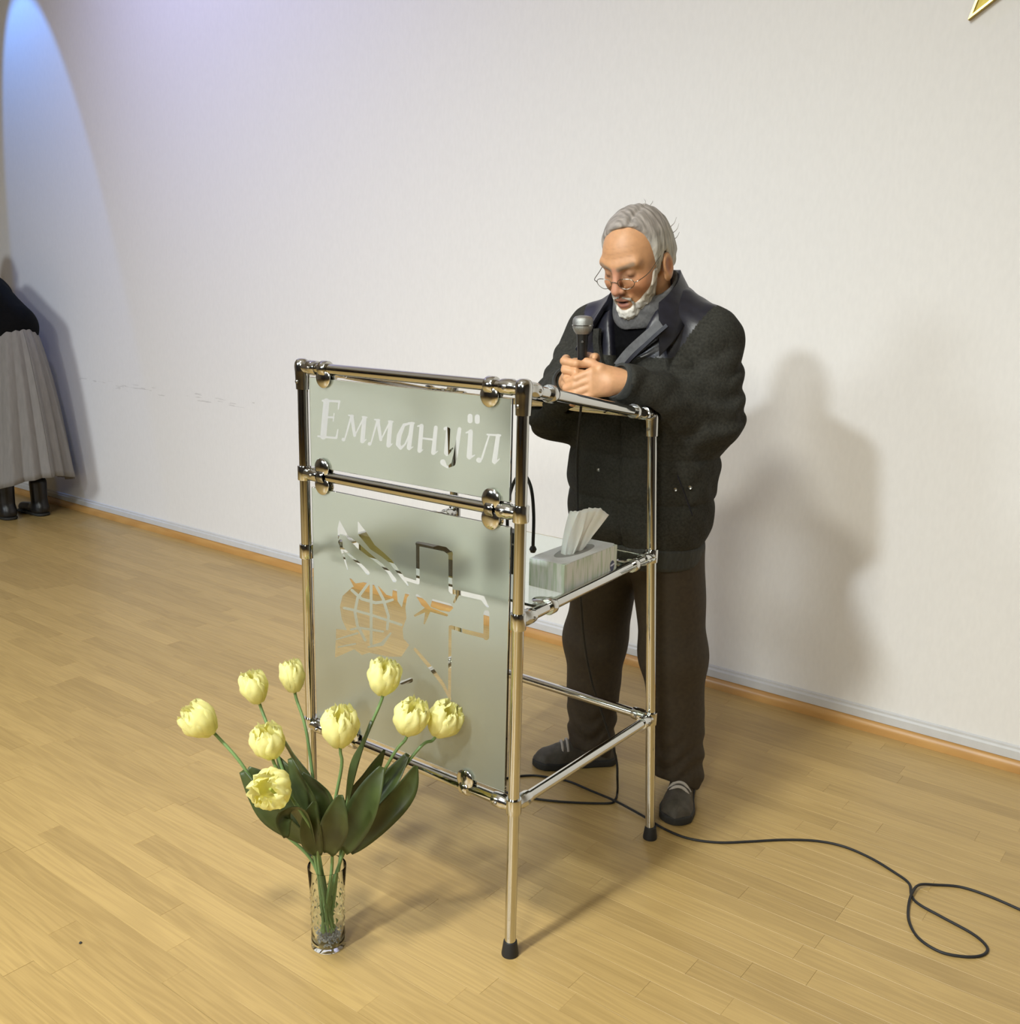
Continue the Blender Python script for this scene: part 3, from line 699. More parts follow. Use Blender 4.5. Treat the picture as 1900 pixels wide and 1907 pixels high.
# ---- things on the shelf behind the panel
mat('black_plastic', (.010, .010, .011), .35, noise=(40, .1, (1, 1, 1))); mat('olive_card', (.36, .29, .07), .55, noise=(20, .1, (1, 1, 1)))
GZ = .7822
gn = thing('bent_cable', 'thin black arched cable with a ball end standing on the glass shelf', 'cable', (-.30, .40, GZ))
MB().tube(bez([(-.335, .40, GZ+.012), (-.338, .40, GZ+.11), (-.322, .40, GZ+.175), (-.294, .40, GZ+.205), (-.268, .40, GZ+.175), (-.257, .40, GZ+.11), (-.256, .40, GZ+.026)], 10), .0042, 10).build('wire', 'black_plastic', gn)
MB().lathe([(.0001, -.010), (.006, -.008), (.0095, 0), (.006, .008), (.0001, .010)], (-.256, .40, GZ+.018), n=16).build('ball_tip', 'black_plastic', gn)
MB().lathe([(.016, 0), (.017, .004), (.008, .012), (.004, .016)], (-.335, .40, GZ), n=20).build('base', 'black_plastic', gn)
attach(gn)
sp = thing('black_case', 'upright black case on the shelf just behind the right lectern post', 'case', (-.215, .255, GZ))
MB().box((-.246, .235, GZ), (-.192, .275, GZ+.100), .003).build('shell', 'black_plastic', sp, smooth=False)
MB().box((-.246, .2335, GZ+.072), (-.192, .2765, GZ+.075)).build('seam', 'screw', sp, smooth=False)
attach(sp)
def book(name, lab, x0, x1, y0, y1, h, mc, me):
    b = thing(name, lab, 'book', ((x0+x1)/2, (y0+y1)/2, GZ))
    MB().box((x0, y0, GZ), (x1, y1, GZ+.002)).build('cover', mc, b, smooth=False); MB().box((x0+.002, y0+.003, GZ+.002), (x1-.003, y1-.003, GZ+h-.002)).build('page_block', me, b, smooth=False)
    MB().box((x0, y0, GZ+h-.002), (x1, y1, GZ+h)).build('cover', mc, b, smooth=False); MB().box((x0-.0015, y0, GZ), (x0, y1, GZ+h)).build('spine', mc, b, smooth=False)
    attach(b)
book('book', 'olive covered book lying on the shelf behind the etched wing', -.585, -.455, .125, .30, .052, 'olive_card', 'olive_card')
book('book', 'thick black book lying on the shelf behind the emblem', -.440, -.345, .130, .27, .062, 'black_plastic', 'black_plastic')
book('book', 'olive covered book on the shelf behind the middle of the cross', -.325, -.262, .125, .22, .045, 'olive_card', 'black_plastic')
# ---- gold star on the wall, its lower left point hanging into the photo
mat('gold', (.55, .42, .12), .24, 1.0); mat('gold_face', (.36, .27, .06), .42, .9)
tip = PY(1803, 37, YW-.02); SR = .26; sc_ = np.array([tip[0]+SR*math.cos(math.radians(54)), YW-.012, tip[2]+SR*math.sin(math.radians(54))])
st = thing('star', 'gold metal five pointed star hung high on the white wall', 'star', (sc_[0], YW-.02, sc_[2]-.2))
def spt(r, a, y): return np.array([sc_[0]+r*math.cos(a), y, sc_[2]+r*math.sin(a)])
rim = []; 
for k in range(10):
    a = math.pi/2+k*math.pi/5; rim.append((SR if k % 2 == 0 else SR*.40, a))
B = MB(); v = [spt(r, a, YW-.002) for r, a in rim]+[spt(r, a, YW-.022) for r, a in rim]+[spt(r*.95-.004, a, YW-.022) for r, a in rim]+[spt(r*.95-.004, a, YW-.016) for r, a in rim]
B.add(v, [(i+l*10, (i+1) % 10+l*10, (i+1) % 10+(l+1)*10, i+(l+1)*10) for l in range(3) for i in range(10)]).build('rim', 'gold', st, smooth=False)
B = MB(); v = [spt(r*.95-.004, a, YW-.016) for r, a in rim]+[spt(0, 0, YW-.024)]
B.add(v, [(i, (i+1) % 10, 10) for i in range(10)]).build('face', 'gold_face', st, smooth=False)
attach(st)
# ---- crumb on the floor
q = PZ(150, 1757); o = MB().lathe([(.0001, 0), (.003, .0005), (.0035, .002), (.002, .004), (.0001, .0045)], q, n=7).build('crumb', 'rubber'); tag(o, 'tiny dark crumb on the floor near the lower left corner', 'crumb')
# ---- microphone and its cable
mat('mic_grille', (.36, .36, .345), .38, .8, noise=(900, .35, (1, 1, 1)), bump=(.8, .001)); mat('mic_band', (.75, .75, .74), .2, 1.0)
MICT = PY(1086, 588, .525); MICB = PY(1082, 770, .53); mdir = nrm(MICT-MICB); ML = .165
mic = thing('microphone', 'handheld black microphone with a silver mesh head held in the hand', 'microphone', MICT-mdir*ML)
m0 = MICT-mdir*ML
MB().lathe([(.0001, -.022), (.009, -.022), (.0098, -.018), (.0105, .04), (.0140, .118), (.0155, .122), (.0001, .123)], m0, mdir).build('handle', 'black_plastic', mic)
MB().lathe([(.0160, .121), (.0215, .128), (.0248, .136), (.0250, .1405)], m0, mdir).build('grille', 'mic_grille', mic)
MB().lathe([(.0250, .1405), (.0258, .1410), (.0258, .1435), (.0250, .144)], m0, mdir).build('band', 'mic_band', mic)
MB().lathe([(.0250, .144), (.0250, .152), (.0238, .158), (.0195, .163), (.010, .1652), (.0001, .1655)], m0, mdir).build('grille', 'mic_grille', mic)
MB().lathe([(.0001, .003), (.003, .003), (.003, 0)], m0+mdir*.103+nrm([.5, -.8, 0])*.0128, nrm([.5, -.8, 0]), 10).build('switch', 'mic_band', mic)
attach(mic)
fz = .0034
cable_px = [(1150, 1475), (1146, 1489), (1132, 1496), (1060, 1494), (1000, 1488), (950, 1478), (920, 1462), (945, 1449), (990, 1444), (1030, 1449), (1062, 1456), (1100, 1474), (1146, 1496), (1195, 1520), (1240, 1545), (1285, 1562), (1340, 1569), (1400, 1567), (1460, 1564), (1520, 1566), (1570, 1576), (1620, 1597), (1665, 1624), (1693, 1645),
            (1698, 1668), (1712, 1684), (1755, 1708), (1810, 1738), (1836, 1760), (1838, 1773), (1822, 1781), (1790, 1781), (1750, 1772), (1712, 1748), (1694, 1718), (1692, 1690), (1698, 1668), (1712, 1652), (1745, 1648), (1790, 1652), (1840, 1668), (1900, 1694), (1990, 1735), (2100, 1790)]
cp = [np.array([*PZ(x, y, fz)[:2], fz]) for x, y in cable_px]
for i in range(36, 38): cp[i][2] = fz+.006
cp[12][2] = fz+.007; cp[11][2] += .003; cp[13][2] += .003
hang = [m0-mdir*.020, m0-mdir*.055, PY(1075, 860, .585), PY(1078, 1000, .60), PY(1085, 1165, .62), PY(1100, 1260, .66), PY(1125, 1340, .70), PY(1147, 1410, .72), PY(1150, 1450, .72)]
HANGN = len(hang)
o = MB().tube(bez(hang+cp, 10), .0033, 10).build('microphone_cable', 'rubber'); tag(o, 'long black microphone cable trailing across the floor with a loop at the right', 'cable')
# ================================================================== the speaker
mat('skin', (.6, .35, .2), .5, attr=True, noise=(70, .06, (1, 1, 1)), bump=(.25, .002), inp={'Subsurface Weight': .12, 'Subsurface Radius': (.012, .005, .003)})
mat('hair', (.4, .4, .38), .6, attr=True, noise=(120, .28, (.22, 1.6, .30)), bump=(.6, .002))
mat('wool', (.029, .028, .023), .88, noise=(160, .34, (1, 1, 1)), bump=(.6, .002), inp={'Specular IOR Level': .25})
mat('wool_rib', (.036, .038, .036), .85, noise=(60, .2, (3, 3, .2)), bump=(.5, .002))
mat('leather', (.012, .012, .020), .40, noise=(45, .25, (1, 1, 1)), bump=(.3, .002))
mat('sweater', (.003, .003, .0035), .95, noise=(90, .3, (1, 1, 1)), inp={'Specular IOR Level': .08})
mat('scarf', (.115, .112, .112), .9, noise=(120, .2, (1, 1, 1)), bump=(.4, .002))
mat('lining', (.10, .10, .105), .7, noise=(80, .2, (1, 1, 1)))
mat('trouser', (.042, .030, .018), .8, noise=(90, .16, (1, 1, 1)), bump=(.2, .002))
mat('shoe', (.070, .060, .046), .65, noise=(60, .2, (1, 1, 1)), bump=(.3, .002)); mat('sole', (.022, .021, .018), .7, noise=(30, .2, (1, 1, 1))); mat('lace', (.46, .42, .38), .7)
mat('snap', (.30, .30, .29), .3, 1.0); mat('wire_frame', (.22, .21, .18), .25, 1.0)
man = thing('person', 'older person in a dark jacket and brown trousers speaking behind the lectern', 'person', (-.20, .86, 0))
HC = np.array([-.186, .722, 1.505]); PI_, YA_ = math.radians(27), math.radians(3)
hf = np.array([-math.sin(YA_)*math.cos(PI_), -math.cos(YA_)*math.cos(PI_), -math.sin(PI_)]); hl = np.array([math.cos(YA_), -math.sin(YA_), 0]); hu = np.cross(hf, hl)*-1
if hu[2] < 0: hu = -hu
HR = np.stack([hl, hf, hu], 1).astype(np.float32)         # head axes: his left, forward, up
def hw_(l, f, u): return HC+hl*l+hf*f+hu*u
def sym(q): r = q.copy(); r[:, 0] = np.abs(r[:, 0]); return r
def head(q):
    s = sym(q)
    d = ell(q, (0, -.014, .040), (.0745, .096, .086))
    d = smin(d, ell(q, (0, .034, .010), (.0600, .060, .082)), .03)
    d = smin(d, ell(q, (0, .042, -.066), (.0500, .046, .046)), .03)
    d = smin(d, ell(s, (.041, .055, -.024), (.022, .028, .024)), .02)             # cheekbone
    d = smin(d, rc(s, (.048, .072, .034), (.006, .090, .030), .010, .010), .016)   # brow ridge
    d = smax(d, -ell(s, (.031, .104, .010), (.017, .020, .012)), .014)            # eye socket
    d = smin(d, ell(s, (.031, .0755, .010), (.0135, .0135, .0125)), .004)           # eye under its lid
    d = smin(d, rc(q, (0, .092, .022), (0, .1135, -.026), .0075, .0115), .010)      # nose
    d = smin(d, ell(s, (.0125, .103, -.0285), (.0085, .011, .008)), .006)
    d = smax(d, -ell(s, (.0065, .113, -.0395), (.0042, .006, .0030)), .003)
    d = smax(d, -rc(s, (.021, .100, -.026), (.036, .080, -.058), .0030, .0020), .006)  # fold beside the mouth
    d = smin(d, ell(q, (0, .0905, -.0555), (.024, .014, .0085)), .008)
    d = smin(d, ell(q, (0, .0895, -.0710), (.021, .014, .0085)), .008)
    d = smax(d, -ell(q, (0, .1030, -.0635), (.019, .010, .0028)), .003)           # parted lips
    d = smin(d, ell(q, (0, .0790, -.0950), (.024, .022, .018)), .016)
    # ear
    e = smin(ell(s, (.0790, -.016, -.014), (.0085, .020, .033)), ell(s, (.0755, -.010, -.042), (.0070, .0110, .0130)), .008)
    e = smax(e, -ell(s, (.0880, -.012, -.012), (.0075, .0110, .0200)), .005)
    d = smin(d, e, .006)
    return d
MC = m0+mdir*.034                                        # where the hand closes on the microphone
def fingers(p):
    """right hand closed round the microphone, left hand laid over it"""
    d = None
    def add(e, k=.006):
        nonlocal d
        d = e if d is None else smin(d, e, k)
    mx, my, mz = MC
    # right palm, on his right side of the handle
    add(ell(p, (mx-.036, my+.022, mz-.016), (.022, .036, .042)))
    add(rc(p, (mx-.040, my+.030, mz-.020), (mx-.080, my+.068, mz-.040), .029, .028), .02)
    for k, (z, ln) in enumerate(((.022, 1.), (.001, 1.06), (-.020, 1.0), (-.039, .85))):
        z += mz; a = .012*k*.4
        K = (mx-.041, my-.010, z+.002); A = (mx-.028+a, my-.036*ln, z-.001); B = (mx+.008, my-.037*ln, z-.005); T = (mx+.027, my-.016, z-.008)
        add(chain(p, (K, A, B, T), (.0118, .0106, .0096, .0082), .004), .0028)
    add(chain(p, ((mx-.028, my+.036, mz+.010), (mx-.006, my+.036, mz+.028), (mx+.026, my+.018, mz+.030), (mx+.036, my+.002, mz+.034)), (.015, .0125, .0110, .0088), .006), .006)
    # left hand: wrist, back of the hand and four fingers reaching across
    Wr = np.array((mx+.125, my+.026, mz-.024)); Kn = np.array((mx+.054, my-.038, mz-.026))
    e = rc(p, Wr, (Wr+Kn)/2, .027, .026)
    for t in np.linspace(-1, 1, 4):
        e = smin(e, rc(p, Wr+np.array([-.02, -.01, -.010*t]), Kn+np.array([.002*t, .004*abs(t), -.026*t]), .018, .0118), .016)
    add(e, .005)
    for k, t in enumerate(np.linspace(-1, 1, 4)):
        K = Kn+np.array([.002*t, .004*abs(t), -.026*t]); ln = (1, 1.08, 1.0, .82)[k]
        A = K+np.array([-.033*ln, -.018, -.017]); B = A+np.array([-.025*ln, .003, -.008]); T = B+np.array([-.013*ln, .016, -.001])
        add(chain(p, (K, A, B, T), (.0116, .0104, .0094, .0080), .004), .0026)
    add(chain(p, (Wr+np.array([-.03, -.005, .018]), Kn+np.array([.012, .020, .034]), Kn+np.array([-.016, .026, .044]), Kn+np.array([-.030, .020, .050])), (.016, .0125, .0105, .0085), .006), .006)
    # keep clear of the handle
    return smax(d, -rc(p, m0, m0+mdir*.12, .0108, .0142), .002)
SHL, ELL_, WRL = np.array((-.012, .825, 1.312)), np.array((.006, .815, 1.112)), MC+np.array([.125, .026, -.024])
SHR, ELR, WRR = np.array((-.372, .825, 1.312)), np.array((-.398, .690, 1.108)), MC+np.array([-.080, .068, -.040])
HIPL, HIPR = np.array((-.108, .825, .74)), np.array((-.290, .825, .74))
KNL, KNR = np.array((-.075, .835, .44)), np.array((-.338, .845, .42)); ANL, ANR = np.array((-.052, .868, .075)), np.array((-.362, .880, .075))
def body(p):
    q = ((p-HC.astype(np.float32))@HR)
    d = head(q)
    d = smin(d, rc(p, hw_(0, -.035, -.035), (-.188, .815, 1.34), .056, .062), .03)
    d = smin(d, ell(p, (-.19, .825, 1.18), (.165, .10, .22)), .05)
    d = smin(d, ell(p, (-.195, .82, .90), (.15, .105, .20)), .05)
    for a, b, c in ((SHL, ELL_, WRL), (SHR, ELR, WRR)):
        d = smin(d, rc(p, a, b, .050, .036), .03); d = smin(d, rc(p, b, c, .034, .026), .02)
    for a, b, c in ((HIPL, KNL, ANL), (HIPR, KNR, ANR)):
        d = smin(d, rc(p, a, b, .082, .055), .03); d = smin(d, rc(p, b, c, .053, .036), .02)
    return smin(d, fingers(p), .008)
V, Fq = surf(body, (-.53, .42, .03), (.17, 1.0, 1.66), .0032)
q = ((V.astype(np.float32)-HC.astype(np.float32))@HR); s = sym(q)
def bl(d, w): return np.clip(1-d/w, 0, 1)[:, None]
colr = np.tile(np.array([[.57, .300, .150]]), (len(V), 1))
ishead = (V[:, 2] > 1.33)[:, None]
def paint(mask, c): 
    global colr
    colr = colr*(1-mask)+np.array(c)*mask
paint(ishead*bl(np.maximum(ell(s, (.045, .060, -.030), (.03, .03, .025)), 0), .02)*.6, (.50, .20, .10))
paint(ishead*bl(np.maximum(rc(q, (0, .10, .015), (0, .115, -.03), .012, .016), 0), .008)*.7, (.55, .25, .17))
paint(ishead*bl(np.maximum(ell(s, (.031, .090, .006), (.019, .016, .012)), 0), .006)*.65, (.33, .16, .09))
paint(ishead*bl(np.maximum(rc(s, (.012, .098, .026), (.048, .085, .034), .004, .003), 0), .005)*.75, (.26, .20, .15))
paint(ishead*bl(np.maximum(rc(s, (.018, .092, .001), (.042, .084, .001), .0012, .0012), 0), .003)*.8, (.13, .07, .05))
paint(ishead*bl(np.maximum(ell(q, (0, .098, -.056), (.021, .012, .0050)), 0), .003)*.75, (.40, .15, .11))
paint(ishead*bl(np.maximum(ell(q, (0, .096, -.0715), (.018, .012, .0060)), 0), .003)*.8, (.42, .15, .11))
paint(ishead*bl(np.maximum(ell(q, (0, .102, -.0635), (.018, .014, .0024)), 0), .002), (.06, .018, .015))
paint(ishead*bl(np.maximum(ell(s, (.084, -.012, -.015), (.008, .010, .018)), 0), .006)*.6, (.38, .13, .07))
for u0, am in ((.052, .35), (.062, .3), (.073, .25)):     # forehead lines
    paint(ishead*(np.exp(-((q[:, 2]-u0-.002*np.sin(q[:, 0]*70))/.0011)**2)*am*(np.abs(q[:, 0]) < .045)*(q[:, 1] > .04))[:, None], (.36, .17, .08))
hb = ~ishead
paint(hb*np.clip(vnoise(V, 60)*.5, 0, 1)[:, None]*.5, (.55, .26, .16))
bd = mesh('body', V, Fq, 'skin', man, True, colr)
# nails and knuckle creases are too small to read; hair, beard, eyewear follow
def hairfn(p):
    q = ((p-HC.astype(np.float32))@HR); l, f, u = q.T
    d = smin(ell(q, (0, -.016, .042), (.0830, .1050, .0960)), ell(q, (0, -.045, -.005), (.0760, .068, .068)), .03)
    part = np.exp(-((l-.026)/.006)**2)*np.clip((u-.06)/.04, 0, 1)*np.clip((f+.06)/.05, 0, 1)
    d = d+.006*part
    d = d-.0009*np.sin(260*f+60*u+5*np.sin(50*l+20*u))-.0010*vnoise(q, 110)
    side_ = np.clip((np.abs(l)-.05)/.02, 0, 1)
    fm = np.interp(u, [-.07, -.04, -.01, .03, .06, .085, .105, .120, .135], [-.02, .014, .026, .028, .026, .026, .034, .056, .10]).astype(np.float32)
    fm = fm+.020*np.clip(-(l-.02)/.05, 0, 1)*np.clip((u-.03)/.03, 0, 1)
    d = smax(d, (f-fm)*.75, .012)
    d = smax(d, (np.interp(f, [-.12, -.05, -.036, -.022, -.004, .006, .05], [-.050, -.062, -.05, .022, .020, -.040, -.050]).astype(np.float32)-u)*.8, .008)
    return d
V, Fq = surf(hairfn, HC-.16, HC+.17, .0027)
q = ((V.astype(np.float32)-HC.astype(np.float32))@HR)
k = np.clip((q[:, 2]-.035)/.06, 0, 1)[:, None]
hc = np.array([[.50, .48, .43]])*(1-k)+np.array([[.30, .265, .24]])*k
st_ = (.5+.5*np.sin(420*q[:, 1]+90*q[:, 2]+5*np.sin(50*q[:, 0]+20*q[:, 2])))[:, None]
hc = hc*(.82+.30*st_)
mesh('hair', V, Fq, 'hair', man, True, hc)
def beardfn(p):
    q = ((p-HC.astype(np.float32))@HR); s = sym(q); hd = head(q)
    ch = chain(s, ((.066, .020, -.024), (.060, .024, -.050), (.050, .044, -.078), (.031, .074, -.098), (0, .090, -.104)), (.020, .030, .030, .025, .024), .01)
    mo = rc(s, (.004, .104, -.047), (.026, .094, -.057), .0040, .0036)
    mo = smin(mo, rc(s, (.026, .094, -.057), (.034, .082, -.084), .0036, .010), .006)
    reg = np.minimum(smax(ch, .006-q[:, 1], .006), mo)
    reg = smax(reg, -ell(q, (0, .10, -.067), (.0225, .05, .0155)), .004)
    return smax(hd-.0048-.0016*vnoise(q, 220)-.0012*np.sin(q[:, 0]*520+q[:, 2]*60), reg, .006)
V, Fq = surf(beardfn, HC-.15, HC+.13, .0026)
q = ((V.astype(np.float32)-HC.astype(np.float32))@HR)
w_ = np.clip((-q[:, 2]-.06)/.04, 0, 1)[:, None]
mesh('beard', V, Fq, 'hair', man, True, np.array([[.52, .47, .40]])*(1-w_)+np.array([[.74, .72, .66]])*w_)
# loose wisps
B = MB()
for a, b, c in (((.02, -.05, .126), (.015, -.068, .130), (.0, -.085, .131)), ((.03, -.06, .122), (.03, -.075, .125), (.02, -.092, .122)), ((.05, -.10, .03), (.056, -.118, .034), (.06, -.128, .046)), ((.045, -.105, .01), (.05, -.12, .012), (.055, -.130, .022)), ((.045, -.11, .045), (.05, -.122, .05), (.055, -.13, .062))):
    B.tube(bez([hw_(*a), hw_(*b), hw_(*c)], 5), np.linspace(.0012, .0005, 11), 5)
o = B.build('hair_wisps', 'hair', man); o['kind'] = 'stuff'
at = o.data.attributes.new('Col', 'FLOAT_COLOR', 'POINT'); at.data.foreach_set('color', np.tile([.45, .42, .40, 1], len(o.data.vertices)).astype(np.float32))
# eyeglasses: thin wire, low on the nose
EG = MB(); eu, ef = -.004, .112
def rimpts(sg): return [hw_(sg*(.0325+.0235*math.cos(t)), ef-.006*abs(math.cos(t))*(1 if math.cos(t) > 0 else .2), eu+.0155*math.sin(t)*(1 if math.sin(t) < 0 else .75)) for t in np.linspace(0, 2*math.pi, 33)]
for sg in (1, -1):
    EG.tube(rimpts(sg), .0009, 8, False)
    EG.tube(bez([hw_(sg*.056, ef-.005, eu+.001), hw_(sg*.068, ef-.014, eu+.004), hw_(sg*.0755, .06, .004), hw_(sg*.0785, .0, .022), hw_(sg*.080, -.018, .014)], 6), .0010, 8)
EG.tube(bez([hw_(-.0095, ef+.001, eu+.001), hw_(0, ef+.004, eu+.005), hw_(.0095, ef+.001, eu+.001)], 6), .0010, 8)
eg = EG.build('eyeglasses', 'wire_frame', man)
mat('lens', (1, 1, 1), .0, 0, inp={'Transmission Weight': 1.0, 'IOR': 1.12})
for sg in (1, -1):
    P_ = rimpts(sg)[:-1]; MB().add([np.asarray(x) for x in P_]+[np.asarray(x)+hf*.0008 for x in P_], [tuple(range(32)), tuple(range(63, 31, -1))]+[(i, 32+i, 32+(i+1) % 32, (i+1) % 32) for i in range(32)]).build('lens', 'lens', eg, smooth=False)
# ---- clothes
ZJ = np.array([.705, .78, .90, 1.02, 1.14, 1.26, 1.36, 1.43])
def torso(p, g=0.):
    return loft(p, ZJ, [-.190, -.190, -.188, -.188, -.190, -.192, -.192, -.190], [.800, .800, .800, .805, .805, .805, .81, .82],
                np.array([.180, .192, .198, .200, .202, .196, .150, .095])+g, np.array([.128, .138, .142, .142, .146, .142, .118, .085])+g)
def arm(p, S, El, Wr, rs):
    d = smin(rc(p, S, El, rs[0], rs[1]), rc(p, El, Wr, rs[1], rs[2]), .03)
    dS = np.sqrt(((p-El)**2).sum(1)); ab = (El-S); L1 = np.linalg.norm(ab); t = (p-S)@(ab/L1).astype(np.float32)
    w = np.exp(-((dS-.02)/.14)**2)
    d = d+w*.0052*np.sin(95*t+5*p[:, 0]*10+3*np.sin(p[:, 1]*22))
    bc = (Wr-El); t2 = (p-El)@(bc/np.linalg.norm(bc)).astype(np.float32)
    return d-.0060*np.abs(np.sin(t2*26+1.2*np.sin(p[:, 2]*30)))
CUL, CUR = WRL+np.array([-.022, -.016, .002]), WRR*.95+ELR*.05
def jacketfn(p):
    z = p[:, 2]; d = torso(p)
    seam = np.abs(np.sin((z-.775)*math.pi/.118)); low = np.clip((1.28-z)/.05, 0, 1)*np.clip((z-.765)/.02, 0, 1)
    d = d-.009*(seam**.45)*low-.006*vnoise(p, 24)*low
    d = smin(d, ell(p, (-.19, .83, 1.335), (.175, .105, .070)), .06)
    d = smin(d, rc(p, (-.190, .83, 1.405), (-.010, .83, 1.335), .062, .050), .05); d = smin(d, rc(p, (-.190, .83, 1.405), (-.370, .83, 1.335), .062, .050), .05)
    d = smin(d, arm(p, SHL, ELL_, CUL, (.074, .072, .045)), .035)
    d = smin(d, arm(p, SHR, ELR, CUR, (.074, .070, .050)), .035)
    d = d-.0022*vnoise(p, 48, 3)
    # open neck: a V cut through the front
    ax_ = np.abs(p[:, 0]-(-.192)-.05*(1.40-z)); wv = np.interp(z, [1.17, 1.40, 1.5], [.0, .070, .085]).astype(np.float32)
    cut = np.maximum(ax_-wv, p[:, 1]-.80)*.9
    d = smax(d, -cut, .012)
    # neck hole
    d = smax(d, -ell(p, (-.19, .795, 1.46), (.088, .088, .10)), .015)
    d = smax(d, .768-z, .006)
    # the cloth gives way where the sleeves lean on the lectern's tubes
    tb_ = np.minimum(np.minimum(rc(p, RR(.9), RR(RT+.02), .021, .0215), rc(p, RR(RT), FR(ZT), .0175, .0175)), rc(p, RR(RT), RL_(RT), .0175, .0175))
    d = smax(d, -tb_, .008)
    # open cuffs
    for C_, E_ in ((CUL, ELL_), (CUR, ELR)):
        n_ = nrm(C_-E_).astype(np.float32); d = smax(d, ((p-C_.astype(np.float32))@n_)*(np.sqrt(((p-C_)**2).sum(1)) < .10)-(np.sqrt(((p-C_)**2).sum(1)) >= .10)*1., .008)
    return d
V, Fq = surf(jacketfn, (-.56, .52, .74), (.19, 1.02, 1.50), .0048)
ce = V[Fq].mean(1)
pxv = proj(ce)
yoke = (ce[:, 2] > 1.272) & (np.abs(ce[:, 0]+.192) < .135+.42*(ce[:, 2]-1.272)) & (ce[:, 1] < .90)
v1, f1, _ = split(V, Fq, ~yoke); jk = mesh('jacket', v1, f1, 'wool', man)
v2, f2, _ = split(V, Fq, yoke); mesh('yoke', v2, f2, 'leather', jk)
# hem band
def hemfn(p):
    d = torso(p, .002); a = np.arctan2(p[:, 1]-.80, p[:, 0]+.19)
    return smax(d-.0012*np.sin(a*150), np.maximum(.705-p[:, 2], p[:, 2]-.775), .010)
mesh('hem_band', *surf(hemfn, (-.42, .62, .69), (.04, .98, .79), .004), 'wool_rib', jk)
for C_, E_ in ((CUL, ELL_), (CUR, ELR)):
    n_ = nrm(C_-E_); B = MB().lathe([(.036, -.030), (.046, -.030), (.047, -.012), (.046, .006), (.043, .010), (.038, .008), (.036, -.02)], C_, n_, 40); B.build('cuff', 'wool_rib', jk)
# collar: a folded band round the neck, long points in front
def collar():
    rows = []
    for t in np.linspace(-1, 1, 41):
        th = t*math.radians(128); c, s_ = math.cos(th), math.sin(th); fr = np.clip((abs(t)-.45)/.55, 0, 1); lean = np.array([0, -.045*fr, 0])
        cx = np.array([-.188, .800, 0]); e = np.array([s_*1.0, c*.95, 0])
        zc_ = 1.482-.070*fr**1.2
        tip_ = np.clip((abs(t)-.78)/.22, 0, 1)
        prof = [(.074, zc_-.065), (.080, zc_-.020), (.085, zc_+.004), (.092, zc_+.007), (.101, zc_-.010), (.119, zc_-.040-.010*fr), (.130+.022*fr, zc_-.066-.026*fr-.026*tip_), (.127+.022*fr, zc_-.072-.026*fr-.026*tip_), (.113, zc_-.048-.012*fr), (.096, zc_-.020), (.086, zc_-.020), (.078, zc_-.065)]
        rows.append([cx+lean*((r-.06)/.08+.3)+e*(r-.016*(1-fr)+.006*fr)+np.array([0, 0, z-.012*fr]) for r, z in prof])
    B = MB().grid(np.array(rows)); n = 12
    B.f.append(tuple(range(n-1, -1, -1))); B.f.append(tuple(40*n+j for j in range(n)))
    return B
collar().build('collar', 'leather', jk, ang=80)
# zip edges of the open front, with the grey lining turned out on his left
def strip(pts, w, th, nvec):
    P = bez(pts, 6); T = np.gradient(P, axis=0); V = []
    for p_, t_ in zip(P, T):
        s_ = nrm(np.cross(t_, nvec)); n_ = nrm(nvec); V.append([p_+s_*w+n_*th, p_-s_*w+n_*th, p_-s_*w-n_*th, p_+s_*w-n_*th, p_+s_*w+n_*th])
    return MB().grid(np.array(V))
strip([PY(1232, 603, .668), PY(1205, 625, .662), PY(1172, 655, .652), PY(1150, 682, .645)], .011, .004, (.3, -1, .2)).build('lining', 'lining', jk)
strip([PY(1243, 606, .664), PY(1216, 630, .655), PY(1182, 662, .646), PY(1152, 694, .642)], .0045, .006, (.3, -1, .2)).build('zip_edge', 'leather', jk)
strip([PY(1113, 612, .675), PY(1112, 640, .668), PY(1117, 672, .660), PY(1124, 694, .655)], .010, .005, (-.2, -1, .1)).build('zip_edge', 'wool', jk)
def onsurf(px_, py_, fn, y0=.4, y1=1.0):
    for y in np.arange(y0, y1, .002):
        P_ = PY(px_, py_, y)
        if fn(np.array([P_], np.float32))[0] < 0: return P_
    return PY(px_, py_, y1)
vd = nrm(CAM-np.array([-.1, .7, 1.1]))
for x, y, r_ in ((1258, 912, .0058), (1285, 908, .0058), (1115, 875, .0052)):
    P_ = onsurf(x, y, jacketfn); MB().lathe([(r_, -.003), (r_, .002), (r_*.8, .0036), (r_*.5, .0026), (.0001, .003)], P_, vd, 16).build('snap_button', 'snap', jk)
P_ = onsurf(1240, 627, jacketfn); MB().lathe([(.026, -.006), (.026, .001), (.024, .003), (.0001, .004)], P_+vd*.002, nrm([.25, -1, .15]), 28).build('round_patch', 'wool_rib', jk)
# pocket flap seams
a_, b_2 = onsurf(1262, 885, jacketfn), onsurf(1290, 960, jacketfn)
MB().tube(bez([a_+vd*.001, (a_+b_2)/2+vd*.003, b_2+vd*.001], 6), .0022, 6).build('pocket_welt', 'leather', jk)
def sweatfn(p): return smax(torso(p, -.022), 1.43-.30*np.clip(.80-p[:, 1], 0, 1)*0-1.43+1.0-p[:, 2]+.05, .01)
mesh('sweater', *surf(sweatfn, (-.42, .62, 1.0), (.04, .98, 1.46), .006), 'sweater', man)
